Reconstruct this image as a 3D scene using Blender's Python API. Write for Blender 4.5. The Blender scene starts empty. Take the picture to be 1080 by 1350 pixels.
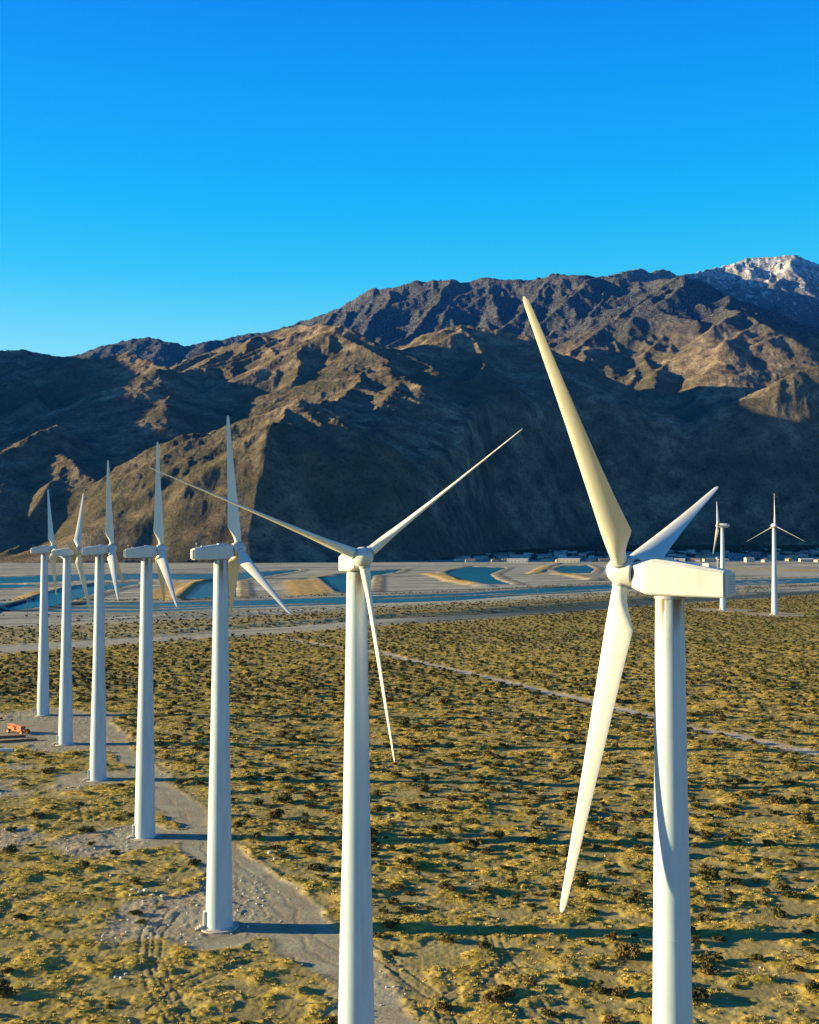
import bpy, bmesh, math, random
import numpy as np
from mathutils import Matrix, Vector
R = math.radians
random.seed(7); rng = np.random.default_rng(7)
scn = bpy.context.scene
C = scn.collection

# ------------------------------------------------------------------ camera
F_PX, PITCH, CAM_Z = 1390.0, R(1.59), 51.5
cd = bpy.data.cameras.new('camera'); cam = bpy.data.objects.new('camera', cd); C.objects.link(cam)
cam.location = (0, 0, CAM_Z); cam.rotation_euler = (R(90) + PITCH, 0, 0)
cd.sensor_fit = 'VERTICAL'; cd.sensor_height = 24; cd.lens = 24 * F_PX / 1350
cd.clip_start = 1; cd.clip_end = 60000
scn.camera = cam

# ------------------------------------------------------------------ light
SUN_EL, GAMMA = R(11), R(-3)          # sunlight travels along (cos g, sin g) over the ground
SUN_STRENGTH, SUN_COL = 5.0, (1.0, .80, .40)
SKY_MIX, EXPOSURE = .015, 1.75
sd = bpy.data.lights.new('sun', 'SUN'); sun = bpy.data.objects.new('sun', sd); C.objects.link(sun)
sd.energy = SUN_STRENGTH; sd.angle = R(.55); sd.color = SUN_COL
ldir = Vector((math.cos(GAMMA) * math.cos(SUN_EL), math.sin(GAMMA) * math.cos(SUN_EL), -math.sin(SUN_EL)))
sun.rotation_euler = ldir.to_track_quat('-Z', 'Y').to_euler(); sun.location = (-200, 0, 200)
w = bpy.data.worlds.new('World'); scn.world = w; w.use_nodes = True
nt = w.node_tree; nt.nodes.clear()
out = nt.nodes.new('ShaderNodeOutputWorld'); bg = nt.nodes.new('ShaderNodeBackground')
sky = nt.nodes.new('ShaderNodeTexSky'); sky.sky_type = 'NISHITA'; sky.sun_disc = False
sky.sun_elevation = SUN_EL; sky.sun_rotation = math.atan2(-ldir.x, -ldir.y)
sky.air_density = 1.2; sky.dust_density = .3; sky.ozone_density = 3
tc = nt.nodes.new('ShaderNodeTexCoord'); sx = nt.nodes.new('ShaderNodeSeparateXYZ')
nt.links.new(tc.outputs['Generated'], sx.inputs[0])
rp = nt.nodes.new('ShaderNodeValToRGB'); cr = rp.color_ramp; cr.interpolation = 'B_SPLINE'
SKY_RAMP = [(0.0, (.18, .27, .295)), (.12, (.14, .27, .30)), (.18, (.058, .235, .295)), (.24, (.005, .18, .29)), (.33, (.0003, .13, .29)), (.46, (.0002, .078, .29)),
            (.62, (.0002, .030, .14)), (1.0, (.0002, .0075, .052))]
while len(cr.elements) > 1: cr.elements.remove(cr.elements[-1])
for i, (p, c) in enumerate(SKY_RAMP):
    e = cr.elements[0] if i == 0 else cr.elements.new(p)
    e.position = p; e.color = (*c, 1)
nt.links.new(sx.outputs['Z'], rp.inputs['Fac'])
mulN = nt.nodes.new('ShaderNodeMix'); mulN.data_type = 'RGBA'; mulN.blend_type = 'MULTIPLY'; mulN.inputs[0].default_value = 1
mulN.inputs[7].default_value = (.1, .1, .1, 1); nt.links.new(sky.outputs[0], mulN.inputs[6])
mx = nt.nodes.new('ShaderNodeMix'); mx.data_type = 'RGBA'; mx.inputs[0].default_value = SKY_MIX
nt.links.new(rp.outputs[0], mx.inputs[6]); nt.links.new(mulN.outputs[2], mx.inputs[7])
nt.links.new(mx.outputs[2], bg.inputs['Color']); bg.inputs['Strength'].default_value = 1.0
nt.links.new(bg.outputs[0], out.inputs[0])
scn.view_settings.view_transform = 'Standard'; scn.view_settings.look = 'None'
scn.view_settings.exposure = EXPOSURE; scn.view_settings.gamma = 1; scn.view_settings.use_curve_mapping = False

# ------------------------------------------------------------------ helpers
def tag(o, label=None, cat=None, group=None, kind=None):
    if label: o['label'] = label
    if cat: o['category'] = cat
    if group: o['group'] = group
    if kind: o['kind'] = kind
    return o
def link(name, me, parent=None, mat=None):
    o = bpy.data.objects.new(name, me); C.objects.link(o)
    if mat is not None and me is not None and not me.materials: me.materials.append(mat)
    if parent: o.parent = parent
    return o
def mesh_np(name, V, F, smooth=False):
    """V (n,3), F (m,k) uniform polygon array"""
    me = bpy.data.meshes.new(name); V = np.asarray(V, np.float32); F = np.asarray(F, np.int32)
    n, k = F.shape
    me.vertices.add(len(V)); me.vertices.foreach_set('co', V.ravel())
    me.loops.add(n * k); me.loops.foreach_set('vertex_index', F.ravel())
    me.polygons.add(n); me.polygons.foreach_set('loop_start', np.arange(0, n * k, k, dtype=np.int32))
    me.polygons.foreach_set('use_smooth', np.full(n, smooth))
    me.update(calc_edges=True); return me
def bm_mesh(name, bm, smooth=False, auto=None):
    me = bpy.data.meshes.new(name); bmesh.ops.recalc_face_normals(bm, faces=bm.faces)
    for f in bm.faces: f.smooth = smooth
    if auto is not None:
        for e in bm.edges:
            if len(e.link_faces) == 2 and e.calc_face_angle(0) > auto: e.smooth = False
    bm.to_mesh(me); bm.free(); return me
def box(bm, x0, x1, y0, y1, z0, z1):
    v = [bm.verts.new(p) for p in ((x0,y0,z0),(x1,y0,z0),(x1,y1,z0),(x0,y1,z0),(x0,y0,z1),(x1,y0,z1),(x1,y1,z1),(x0,y1,z1))]
    for f in ((0,3,2,1),(4,5,6,7),(0,1,5,4),(1,2,6,5),(2,3,7,6),(3,0,4,7)): bm.faces.new([v[i] for i in f])
    return v
def bar(bm, a, b, r0, r1=None, n=8, caps=True):
    a = Vector(a); b = Vector(b); r1 = r0 if r1 is None else r1
    d = (b - a).normalized(); u = d.orthogonal().normalized(); v = d.cross(u)
    A = [bm.verts.new(a + (u*math.cos(2*math.pi*i/n) + v*math.sin(2*math.pi*i/n))*r0) for i in range(n)]
    B = [bm.verts.new(b + (u*math.cos(2*math.pi*i/n) + v*math.sin(2*math.pi*i/n))*r1) for i in range(n)]
    for i in range(n): bm.faces.new((A[i], A[(i+1)%n], B[(i+1)%n], B[i]))
    if caps: bm.faces.new(A[::-1]); bm.faces.new(B)
def lathe(bm, prof, n=48, M=None):
    """prof: (z, r) list about local z"""
    M = M or Matrix(); rings = []
    for z, r in prof:
        rings.append([bm.verts.new(M @ Vector((r*math.cos(2*math.pi*i/n), r*math.sin(2*math.pi*i/n), z))) for i in range(n)] if r > 1e-5 else [bm.verts.new(M @ Vector((0,0,z)))])
    for a, b in zip(rings, rings[1:]):
        for i in range(n):
            j = (i+1) % n
            if len(a) == 1: bm.faces.new((a[0], b[j], b[i]))
            elif len(b) == 1: bm.faces.new((a[i], a[j], b[0]))
            else: bm.faces.new((a[i], a[j], b[j], b[i]))
    return rings
def ray(px, py, Y):
    """point at forward distance Y seen at photo pixel px,py"""
    c, s = math.cos(PITCH), math.sin(PITCH)
    a = (px - 540) / F_PX; b = (675 - py) / F_PX
    dy = c - b*s; dz = s + b*c
    return np.array([a / dy * Y, Y, CAM_Z + dz / dy * Y])
def gp(px, py, z=0.0):
    c, s = math.cos(PITCH), math.sin(PITCH)
    a = (px - 540) / F_PX; b = (675 - py) / F_PX
    dy = c - b*s; dz = s + b*c
    t = (z - CAM_Z) / dz
    return np.array([a*t, dy*t])
def to_px(x, y, z):
    c, s = math.cos(PITCH), math.sin(PITCH)
    zz = z - CAM_Z; Y = c*y + s*zz; Z = -s*y + c*zz
    return 540 + F_PX*x/Y, 675 - F_PX*Z/Y
# noise
_perm = np.random.default_rng(3).permutation(1024).astype(np.int64)
def _h(ix, iy, s): return _perm[(_perm[(ix + s*57) & 1023] + iy) & 1023] / 1023.0
def vnoise(x, y, s=0):
    ix = np.floor(x).astype(np.int64); iy = np.floor(y).astype(np.int64); fx = x - ix; fy = y - iy
    fx = fx*fx*fx*(fx*(fx*6-15)+10); fy = fy*fy*fy*(fy*(fy*6-15)+10)
    a = _h(ix, iy, s); b = _h(ix+1, iy, s); c = _h(ix, iy+1, s); d = _h(ix+1, iy+1, s)
    return (a*(1-fx)+b*fx)*(1-fy) + (c*(1-fx)+d*fx)*fy
def fbm(x, y, octv=4, s=0, gain=.5):
    t = 0; a = 1; n = 0
    for o in range(octv):
        t = t + a*vnoise(x*2**o + 13.7*o, y*2**o + 5.1*o, s+o); n += a; a *= gain
    return t / n
def ridged(x, y, octv=4, s=0, gain=.5):
    t = 0; a = 1; n = 0
    for o in range(octv):
        t = t + a*(1 - np.abs(2*vnoise(x*2**o + 3.1*o, y*2**o + 9.7*o, s+o) - 1)); n += a; a *= gain
    return t / n
def sst(a, b, x):
    t = np.clip((x-a)/(b-a), 0, 1); return t*t*(3-2*t)
def pdist(x, y, P, reach=None):
    """distance to polyline P (list of (x,y)); beyond reach only 1e9"""
    d = np.full(np.shape(x), 1e9)
    if reach is not None:
        xs = [p[0] for p in P]; yy = [p[1] for p in P]
        k = (x > min(xs)-reach) & (x < max(xs)+reach) & (y > min(yy)-reach) & (y < max(yy)+reach)
        if k.any(): d[k] = pdist(x[k], y[k], P)
        return d
    for (ax, ay), (bx, by) in zip(P, P[1:]):
        ux, uy = bx-ax, by-ay; L = ux*ux+uy*uy+1e-9
        t = np.clip(((x-ax)*ux+(y-ay)*uy)/L, 0, 1)
        d = np.minimum(d, np.hypot(x-ax-t*ux, y-ay-t*uy))
    return d
def inpoly(x, y, P):
    ins = np.zeros(np.shape(x), bool); n = len(P)
    for i in range(n):
        ax, ay = P[i]; bx, by = P[(i+1) % n]
        if ay == by: continue
        c = ((ay > y) != (by > y)) & (x < (bx-ax)*(y-ay)/(by-ay)+ax); ins ^= c
    return ins
def sdpoly(x, y, P):
    d = pdist(x, y, list(P)+[P[0]], 60); k = d < 1e8
    out_ = d.copy(); out_[k] = np.where(inpoly(x[k], y[k], P), -d[k], d[k]); return out_

# ------------------------------------------------------------------ materials
def new_mat(name):
    m = bpy.data.materials.new(name); m.use_nodes = True; n = m.node_tree
    return m, n, n.nodes['Principled BSDF']
def N(n, t, **kw):
    nd = n.nodes.new(t)
    for k, v in kw.items(): setattr(nd, k, v)
    return nd
def noise(n, scale, detail=4, rough=.55, vec=None, dim='3D'):
    t = N(n, 'ShaderNodeTexNoise'); t.inputs['Scale'].default_value = scale; t.inputs['Detail'].default_value = detail
    t.inputs['Roughness'].default_value = rough
    if vec is not None: n.links.new(vec, t.inputs['Vector'])
    return t.outputs['Fac']
def ramp(n, fac, stops):
    r = N(n, 'ShaderNodeValToRGB'); e = r.color_ramp.elements
    while len(e) > 1: e.remove(e[-1])
    for i, (p, c) in enumerate(stops):
        q = e[0] if i == 0 else e.new(p)
        q.position = p; q.color = (*c, 1) if len(c) == 3 else c
    n.links.new(fac, r.inputs[0]); return r.outputs[0]
def mixc(n, fac, a, b, mode='MIX'):
    m = N(n, 'ShaderNodeMix', data_type='RGBA', blend_type=mode)
    for i, v in ((0, fac), (6, a), (7, b)):
        if isinstance(v, (int, float)): m.inputs[i].default_value = v
        elif isinstance(v, tuple): m.inputs[i].default_value = (*v, 1)
        else: n.links.new(v, m.inputs[i])
    return m.outputs[2]
def mth(n, op, a, b=0.0, clamp=False):
    m = N(n, 'ShaderNodeMath', operation=op, use_clamp=clamp)
    for i, v in ((0, a), (1, b)):
        if isinstance(v, (int, float)): m.inputs[i].default_value = v
        else: n.links.new(v, m.inputs[i])
    return m.outputs[0]
def attr(n, name):
    a = N(n, 'ShaderNodeAttribute'); a.attribute_name = name; return a.outputs['Fac']
def bump(n, b, h, strength, dist):
    m = N(n, 'ShaderNodeBump'); m.inputs['Strength'].default_value = strength; m.inputs['Distance'].default_value = dist
    n.links.new(h, m.inputs['Height']); n.links.new(m.outputs[0], b.inputs['Normal'])
def objco(n):
    return N(n, 'ShaderNodeTexCoord').outputs['Object']
def scaled(n, vec, s):
    m = N(n, 'ShaderNodeMapping'); m.inputs['Scale'].default_value = s; n.links.new(vec, m.inputs[0]); return m.outputs[0]
def plain(name, col, rough=.6, var=.15, sc=3, metal=0):
    m, n, b = new_mat(name); o = objco(n)
    f = noise(n, sc, 5, .6, o)
    c = ramp(n, f, [(.3, tuple(x*(1-var) for x in col)), (.7, tuple(min(1, x*(1+var)) for x in col))])
    n.links.new(c, b.inputs['Base Color']); b.inputs['Roughness'].default_value = rough; b.inputs['Metallic'].default_value = metal
    return m

def mat_white(name, streak=0.0, tint=(.43, .53, .61)):
    m, n, b = new_mat(name); o = objco(n)
    f1 = noise(n, 1.0, 5, .6, scaled(n, o, (1.2, 1.2, .12)))      # rain streaks
    f2 = noise(n, 6.0, 4, .6, o)
    c = ramp(n, f1, [(.32, tuple(x*.86 for x in tint)), (.55, tint), (.75, tuple(min(1, x*1.04) for x in tint))])
    c = mixc(n, mth(n, 'MULTIPLY', f2, .12), c, (.55, .53, .48))
    if streak:                                                     # rust and oil running down from the yaw bearing
        sp = N(n, 'ShaderNodeSeparateXYZ'); n.links.new(o, sp.inputs[0])
        top = N(n, 'ShaderNodeMapRange'); top.inputs[1].default_value = 44.0; top.inputs[2].default_value = 48.0
        n.links.new(sp.outputs[2], top.inputs[0])
        s1 = noise(n, 1.0, 6, .7, scaled(n, o, (1.3, 1.3, .10)))
        k = mth(n, 'MULTIPLY', mth(n, 'POWER', top.outputs[0], 1.6), mth(n, 'MULTIPLY_ADD' if False else 'MULTIPLY', mth(n, 'SUBTRACT', s1, .45, True), 14*streak, True), True)
        c = mixc(n, k, c, (.20, .105, .02))
    n.links.new(c, b.inputs['Base Color']); b.inputs['Roughness'].default_value = .38
    b.inputs['Specular IOR Level'].default_value = .35
    bump(n, b, f2, .03, .02)
    return m
M_tower = mat_white('tower_paint', .8)
M_white = mat_white('white_paint', tint=(.53, .545, .54))
M_blade = mat_white('blade_gelcoat', tint=(.72, .70, .61))
M_grey = plain('grey_metal', (.32, .33, .34), .5, .2, 5)
M_dark = plain('dark_gasket', (.06, .065, .07), .6, .2, 5)
M_conc = plain('pad_concrete', (.42, .38, .31), .85, .18, 2)

# ------------------------------------------------------------------ turbine geometry
def tower_mesh(H, k, name='tower'):
    bm = bmesh.new()
    prof = [(0, 1.8), (4, 1.73), (16, 1.50), (24, 1.30), (37.6, 1.09), (44, 1.01), (H-1.45, .96)]
    P = []
    for (z0, r0), (z1, r1) in zip(prof, prof[1:]):
        m = max(1, int((z1-z0)/3))
        for i in range(m): P.append((z0+(z1-z0)*i/m, (r0+(r1-r0)*i/m)*k))
    P.append((prof[-1][0], prof[-1][1]*k)); P.append((prof[-1][0], 0))
    # section flanges: slim raised weld rings
    lathe(bm, P, 64)
    return bm_mesh(name, bm, True, R(40))
def joint_mesh(z, k):
    prof = [(0, 1.8), (4, 1.73), (16, 1.50), (24, 1.30), (37.6, 1.09), (44, 1.01), (50, .95)]
    r = float(np.interp(z, [p[0] for p in prof], [p[1] for p in prof]))*k; bm = bmesh.new()
    lathe(bm, [(z-.05, r-.03), (z-.045, r+.014), (z+.045, r+.014), (z+.05, r-.03)], 64); return bm_mesh('section_joint', bm, True, R(40))
def blade_section(t, chord_f, chord_b, th, n=20):
    """closed section: x from -chord_b (trailing) to +chord_f (leading), y thickness; blends circle to aerofoil by t"""
    pts = []
    for i in range(n):
        a = 2*math.pi*i/n
        cx = math.cos(a); cy = math.sin(a)
        u = (cx+1)/2                       # 0 trailing .. 1 leading
        x = -chord_b + (chord_f+chord_b)*u
        prof = (max(0, u)**.9) * math.sqrt(max(0, 1-u)) / .39 * .5 if t > 0 else 0
        ya = math.copysign(1, cy)*th*prof if abs(cy) > 1e-6 else 0
        yc = cy*th/2
        pts.append((x, ya*t + yc*(1-t)))
    return pts
def blade_mesh(Rl, cone):
    bm = bmesh.new(); rings = []; n = 20
    st = [(.55, 0, .46, .46, .92), (1.1, 0, .46, .46, .92), (1.7, .15, .47, .56, .88), (2.3, .4, .5, .82, .78), (2.9, .7, .52, 1.12, .66),
          (3.3, .9, .53, 1.28, .58), (3.8, 1, .52, 1.24, .52), (5.5, 1, .48, 1.06, .42), (8, 1, .42, .86, .31), (11, 1, .34, .66, .21), (14, 1, .27, .48, .145),
          (17, 1, .2, .31, .095), (18.3, 1, .17, .23, .075), (18.8, 1, .13, .17, .05), (19.0, 1, .05, .06, .02)]
    for r, t, cf, cb, th in st:
        rr = r*Rl/19.0; tw = R(16)*max(0, 1-r/14)**1.5 - R(2)
        ring = []
        for x, y in blade_section(t, cf, cb, th, n):
            X = x*math.cos(tw) - y*math.sin(tw); Y = x*math.sin(tw) + y*math.cos(tw)
            flex = .25*(r/19)**2
            ring.append(bm.verts.new((X + math.tan(cone)*rr + flex, Y, rr)))
        rings.append(ring)
    for a, b in zip(rings, rings[1:]):
        for i in range(n): bm.faces.new((a[i], a[(i+1)%n], b[(i+1)%n], b[i]))
    bm.faces.new(rings[0][::-1]); bm.faces.new(rings[-1])
    return bm_mesh('blade', bm, True, R(50))
def nacelle_mesh():
    """faceted wedge body: x forward (towards the rotor), origin on the tower axis at hub height"""
    bm = bmesh.new()
    # (x, z_bottom, z_top, half width, bevel)
    S = [(2.0, -.98, .50, .72, .16), (1.15, -1.30, .70, .93, .2), (.75, -1.34, .77, .95, .2), (-1.2, -1.38, .50, .95, .18), (-3.35, -1.40, .12, .86, .15)]
    rings = []
    for x, zb, zt, hw, bv in S:
        p = [(-hw+bv*.5, zb), (hw-bv*.5, zb), (hw, zb+bv*.5), (hw, zt-bv*1.2), (hw-bv*1.3, zt), (-hw+bv*1.3, zt), (-hw, zt-bv*1.2), (-hw, zb+bv*.5)]
        rings.append([bm.verts.new((x, a, b)) for a, b in p])
    for a, b in zip(rings, rings[1:]):
        for i in range(8): bm.faces.new((a[i], a[(i+1)%8], b[(i+1)%8], b[i]))
    bm.faces.new(rings[0]); bm.faces.new(rings[-1][::-1])
    bmesh.ops.bevel(bm, geom=[e for e in bm.edges], offset=.02, segments=1, affect='EDGES')
    return bm_mesh('nacelle', bm)
def tail_mesh():
    bm = bmesh.new(); box(bm, -3.62, -3.352, -.70, .70, -1.30, -.02)
    bmesh.ops.bevel(bm, geom=[e for e in bm.edges], offset=.06, segments=2, affect='EDGES')
    return bm_mesh('cooler_housing', bm)
def grille_mesh():
    bm = bmesh.new()
    for i in range(7): box(bm, -3.65, -3.623, -.52, .52, -1.15+i*.15, -1.06+i*.15)
    return bm_mesh('louvre', bm)
def spinner_mesh():
    bm = bmesh.new(); M = Matrix.Rotation(R(90), 4, 'Y')
    lathe(bm, [(-.78, .0), (-.78, .84), (-.70, .93), (-.3, .96), (.1, .94), (.45, .82), (.75, .60), (.95, .34), (1.03, .12), (1.05, 0)], 40, M)
    return bm_mesh('spinner', bm, True, R(40))
def seam_mesh():
    bm = bmesh.new(); M = Matrix.Rotation(R(90), 4, 'Y')
    lathe(bm, [(-.90, .0), (-.90, .78), (-.782, .78), (-.782, 0)], 32, M); return bm_mesh('shaft_seal', bm)
def collar_mesh():
    bm = bmesh.new(); lathe(bm, [(.80, .40), (.80, .52), (.98, .52), (1.0, .48), (1.0, .40)], 28)
    return bm_mesh('blade_collar', bm, True, R(40))
def roofvent_mesh():
    bm = bmesh.new(); box(bm, -2.35, -1.95, -.3, .1, .25, .50)
    bmesh.ops.bevel(bm, geom=[e for e in bm.edges], offset=.03, segments=1, affect='EDGES'); return bm_mesh('roof_vent', bm)
def hatch_mesh():
    bm = bmesh.new(); box(bm, -.1, .75, -.42, .42, .60, .81)
    bmesh.ops.bevel(bm, geom=[e for e in bm.edges], offset=.03, segments=1, affect='EDGES'); return bm_mesh('roof_hatch', bm)
def mast_mesh():
    bm = bmesh.new(); bar(bm, (-2.9, .4, .1), (-2.9, .4, .78), .025, n=6); bar(bm, (-2.9, .18, .66), (-2.9, .62, .66), .02, n=6)
    lathe(bm, [(.76, 0), (.76, .09), (.84, .09), (.88, 0)], 10, Matrix.Translation((-2.9, .4, 0)))
    bar(bm, (-2.9, .18, .66), (-2.9, .18, .8), .05, n=6)
    return bm_mesh('wind_vane', bm)
def yaw_mesh():
    bm = bmesh.new(); lathe(bm, [(-1.55, 0), (-1.55, .88), (-1.37, .88), (-1.37, 0)], 40); return bm_mesh('yaw_bearing', bm, True, R(40))
def flange_mesh(k):
    bm = bmesh.new(); lathe(bm, [(.0, 1.78*k), (0, 1.98*k), (.14, 1.98*k), (.18, 1.9*k), (.18, 1.78*k)], 64)
    for i in range(40):
        a = 2*math.pi*i/40; bar(bm, (1.94*k*math.cos(a), 1.94*k*math.sin(a), .14), (1.94*k*math.cos(a), 1.94*k*math.sin(a), .2), .03, n=6)
    return bm_mesh('base_flange', bm, True, R(40))
def door_mesh(k):
    """steel door leaf and its hooded frame standing proud of the shell, at local -x"""
    bm = bmesh.new(); box(bm, -1.96*k-.14, -1.6*k, -.44, .44, .40, 2.25)
    bmesh.ops.bevel(bm, geom=[e for e in bm.edges], offset=.08, segments=2, affect='EDGES'); return bm_mesh('door_frame', bm)
def leaf_mesh(k):
    bm = bmesh.new(); box(bm, -1.96*k-.17, -1.96*k-.142, -.33, .33, .52, 2.12); return bm_mesh('access_door', bm)
def steps_mesh(k):
    bm = bmesh.new()
    for i in range(3): box(bm, -2.02*k-.55-.3*(2-i), -2.02*k-.25-.3*(2-i)+(0 if i < 2 else .04), -.5, .5, 0.0, .15*(i+1))
    return bm_mesh('door_step', bm)
def pad_mesh(r):
    bm = bmesh.new(); lathe(bm, [(-.5, r), (.05, r), (.09, r-.04), (.09, 0)], 48); return bm_mesh('footing', bm)

ME = dict(nac=nacelle_mesh(), tail=tail_mesh(), grille=grille_mesh(), spin=spinner_mesh(), seam=seam_mesh(), col=collar_mesh(),
          vent=roofvent_mesh(), hatch=hatch_mesh(), mast=mast_mesh(), yaw=yaw_mesh())
for k, m in dict(nac=M_white, tail=M_white, grille=M_grey, spin=M_white, seam=M_dark, col=M_grey, vent=M_white, hatch=M_white, mast=M_grey, yaw=M_grey).items():
    ME[k].materials.append(m)
def turbine(X, D, yaw, th, tilt, cone, Rl, o, dz, label, k=1.0, blade_f=(1, 1, 1), door_az=200, far=False, scale=1.0, bury=0.0):
    root = bpy.data.objects.new('wind_turbine', None); C.objects.link(root)
    root.location = (X, D, 0); root.rotation_euler = (0, 0, 0); root.scale = (scale,)*3
    tag(root, label, 'wind turbine', 'white wind turbines on the desert plain')
    H = 50.0 + dz/ (scale if far else 1)
    tw = link('tower', tower_mesh(H, k), root, M_tower)
    tw.rotation_euler = (0, 0, 0)
    link('base_flange', flange_mesh(k), tw, M_white)
    link('footing', pad_mesh(2.6*k), tw, M_conc)
    for zj in (15.5, 29.0, 40.5): link('section_joint', joint_mesh(zj, k), tw, M_tower)
    for nm, me, mt in (('door_frame', door_mesh(k), M_white), ('access_door', leaf_mesh(k), M_grey), ('door_step', steps_mesh(k), M_conc)):
        ob = link(nm, me, tw, mt); ob.rotation_euler = (0, 0, R(door_az-180))
    base = Matrix.Rotation(R(yaw), 4, 'Z') @ Matrix.Translation((0, 0, H))
    dx = o - 2.8
    if not far:
        nac = link('nacelle', ME['nac'], root); nac.matrix_local = base @ Matrix.Translation((dx, 0, 0))
        for nm, q in (('cooler_housing', 'tail'), ('louvre', 'grille'), ('roof_vent', 'vent'), ('roof_hatch', 'hatch'), ('wind_vane', 'mast')):
            link(nm, ME[q], nac)
        yb = link('yaw_bearing', ME['yaw'], root); yb.matrix_local = base
    else:
        bm = bmesh.new(); M = Matrix.Rotation(R(90), 4, 'Y')
        lathe(bm, [(-4.3, 0), (-4.25, .5), (-3.8, .95), (-2.5, 1.28), (-.5, 1.42), (1.2, 1.3), (2.0, 1.0), (2.05, 0)], 24, M)
        nac = link('nacelle', bm_mesh('round_nacelle', bm, True, R(50)), root, M_white); nac.matrix_local = base
        link('wind_vane', ME['mast'], nac).location = (.3, 0, .6)
        yb = link('yaw_bearing', ME['yaw'], root); yb.matrix_local = base
    rot = base @ Matrix.Translation((o, 0, 0)) @ Matrix.Rotation(-R(tilt), 4, 'Y')
    sp = link('spinner', ME['spin'], root); sp.matrix_local = rot
    link('shaft_seal', ME['seam'], sp)
    for q in range(3):
        b = link('blade', blade_mesh(Rl*blade_f[q], R(cone)), root, M_blade)
        b.matrix_local = rot @ Matrix.Rotation(-R(th) - q*2*math.pi/3, 4, 'X')
        link('blade_collar', ME['col'], b)
    return root
turbine(-108.76, 314.45, 24.9, 20.2, 5.8, 1.7, 19.23, 2.5, -.63, 'farthest tower of the left row, standing behind the orange machinery at the left edge')
turbine(-87.54, 269.82, 7.5, 37.2, 5.4, 1.5, 19.09, 2.67, -.88, 'second tower from the left, one blade crossing behind its nacelle, nearest the orange machinery')
turbine(-67.38, 229.58, 13, 116.2, 5.8, 2.2, 19.18, 2.58, 0, 'third tower from the left, standing where the dirt road bends')
turbine(-46.15, 185.34, 16.7, 1, 4.7, 1.6, 19.13, 2.54, 0, 'fourth tower from the left, on its own rounded dirt pad beside the road')
turbine(-25.47, 142.55, 23.3, 3.9, 7.9, 3.2, 18.39, 2.42, .43, 'left-hand tower with the lowest base in view, rocks strewn on its dirt pad')
turbine(-4.9, 98.3, 287, 52.2, 3.0, 1.0, 19.9, 2.35, .05, 'middle turbine seen head on, its thin blades spread in a wide Y', blade_f=(1.0, .935, 1.03))
turbine(15.0, 60.92, 147.3, 47.1, 4.9, .5, 19.7, 2.81, -.25, 'nearest and largest turbine at right, nacelle side on, rust stains below it', k=.86)
turbine(235.0, 792.0, 167, 82.8, 4.7, 2.0, 18.6, 2.79, 0, 'small distant turbine behind the big nacelle at right, rotor seen edge on', far=True, scale=1.265)
turbine(256.5, 742.0, 262, 119.9, 5.3, 1.7, 18.3, 2.43, 0, 'small distant turbine at the right edge, rotor facing us in an upright Y', far=True, scale=1.25)

# ------------------------------------------------------------------ layout of the plain (world metres)
G = lambda pts: [tuple(gp(*p)) for p in pts]
road_poly = G([(585,1362),(500,1280),(440,1215),(370,1160),(300,1108),(250,1058),(215,1018),(190,998),(165,974),(150,956),(146,944),(110,940),(50,944),(-60,962),(-400,1010),
               (-400,1045),(-60,996),(0,984),(60,982),(110,985),(145,992),(165,1015),(195,1045),(225,1085),(250,1125),(275,1165),(330,1220),(365,1246),(410,1277),(450,1310),(497,1362),(640,1560),(790,1560)])
pads = [((-25.47,142.55),7.2),((-46.15,185.34),7),((-67.38,229.6),7.5),((-87.5,269.8),10),((-108.8,314.4),11),((-4.9,98.3),9),((235,792),22),((256.5,742),20)]
path = G([(505,861),(530,868),(575,878),(620,888),(700,907),(780,925),(860,945),(905,959),(960,968),(1080,994),(1200,1015)])
path2 = G([(380,843),(430,851),(480,858),(505,861)])
tracks = [G(p) for p in ([(470,1235),(505,1262),(545,1292),(580,1318),(592,1350),(590,1380)],[(640,1235),(652,1275),(668,1300),(700,1335),(740,1372)],
          [(650,1235),(662,1262),(690,1290),(720,1320),(760,1350)],[(215,1200),(195,1230),(192,1262),(205,1300),(235,1352),(250,1380)],
          [(228,1205),(206,1232),(203,1262),(218,1300),(250,1352)],[(205,1330),(260,1290),(330,1262),(380,1262)],[(110,1060),(115,1085),(150,1105),(180,1110)],
          [(540,1330),(575,1322),(620,1300),(655,1275)],[(150,1120),(190,1140),(225,1150)],[(130,1128),(180,1150),(215,1158)])]
field_edge = G([(-700,905),(-200,872),(0,862),(270,842),(420,832),(520,823),(600,819),(740,809),(900,796),(1080,784),(1400,768)])
chan_a = G([(-400,803),(0,799),(200,800),(400,793),(600,786),(820,773),(1000,767),(1300,757)])
def chan_pt(P, x):                                                 # forward distance of a polyline at world x / y slope
    return np.interp(x, [p[0] for p in P], [p[1] for p in P])
ponds = [G(p) for p in (
    [(-120,763),(0,761),(100,757.3),(200,755.5),(290,756),(340,753.8),(395,751),(392,753),(350,760),(305,766.5),(200,763.5),(50,768),(0,769.5),(-120,773)],
    [(4,804),(46,791),(62,782),(95,776.5),(130,771),(182,767.5),(182,770),(142,778),(102,789),(74,798),(40,803)],
    [(240,790.5),(262,769),(284,766),(312,766.5),(310,788)],
    [(424,762),(455,756.5),(500,752),(532,750),(520,755),(492,759),(484,780),(448,781)],
    [(589,755),(604,750),(622,747),(668,748.5),(645,757),(655,764),(676,771),(640,770.5),(605,762)],
    [(732,751),(745,746.5),(774,745.3),(784,750),(776,756),(745,755)],
    [(-60,771),(30,770),(58,771),(20,776),(-60,779)])]
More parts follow.
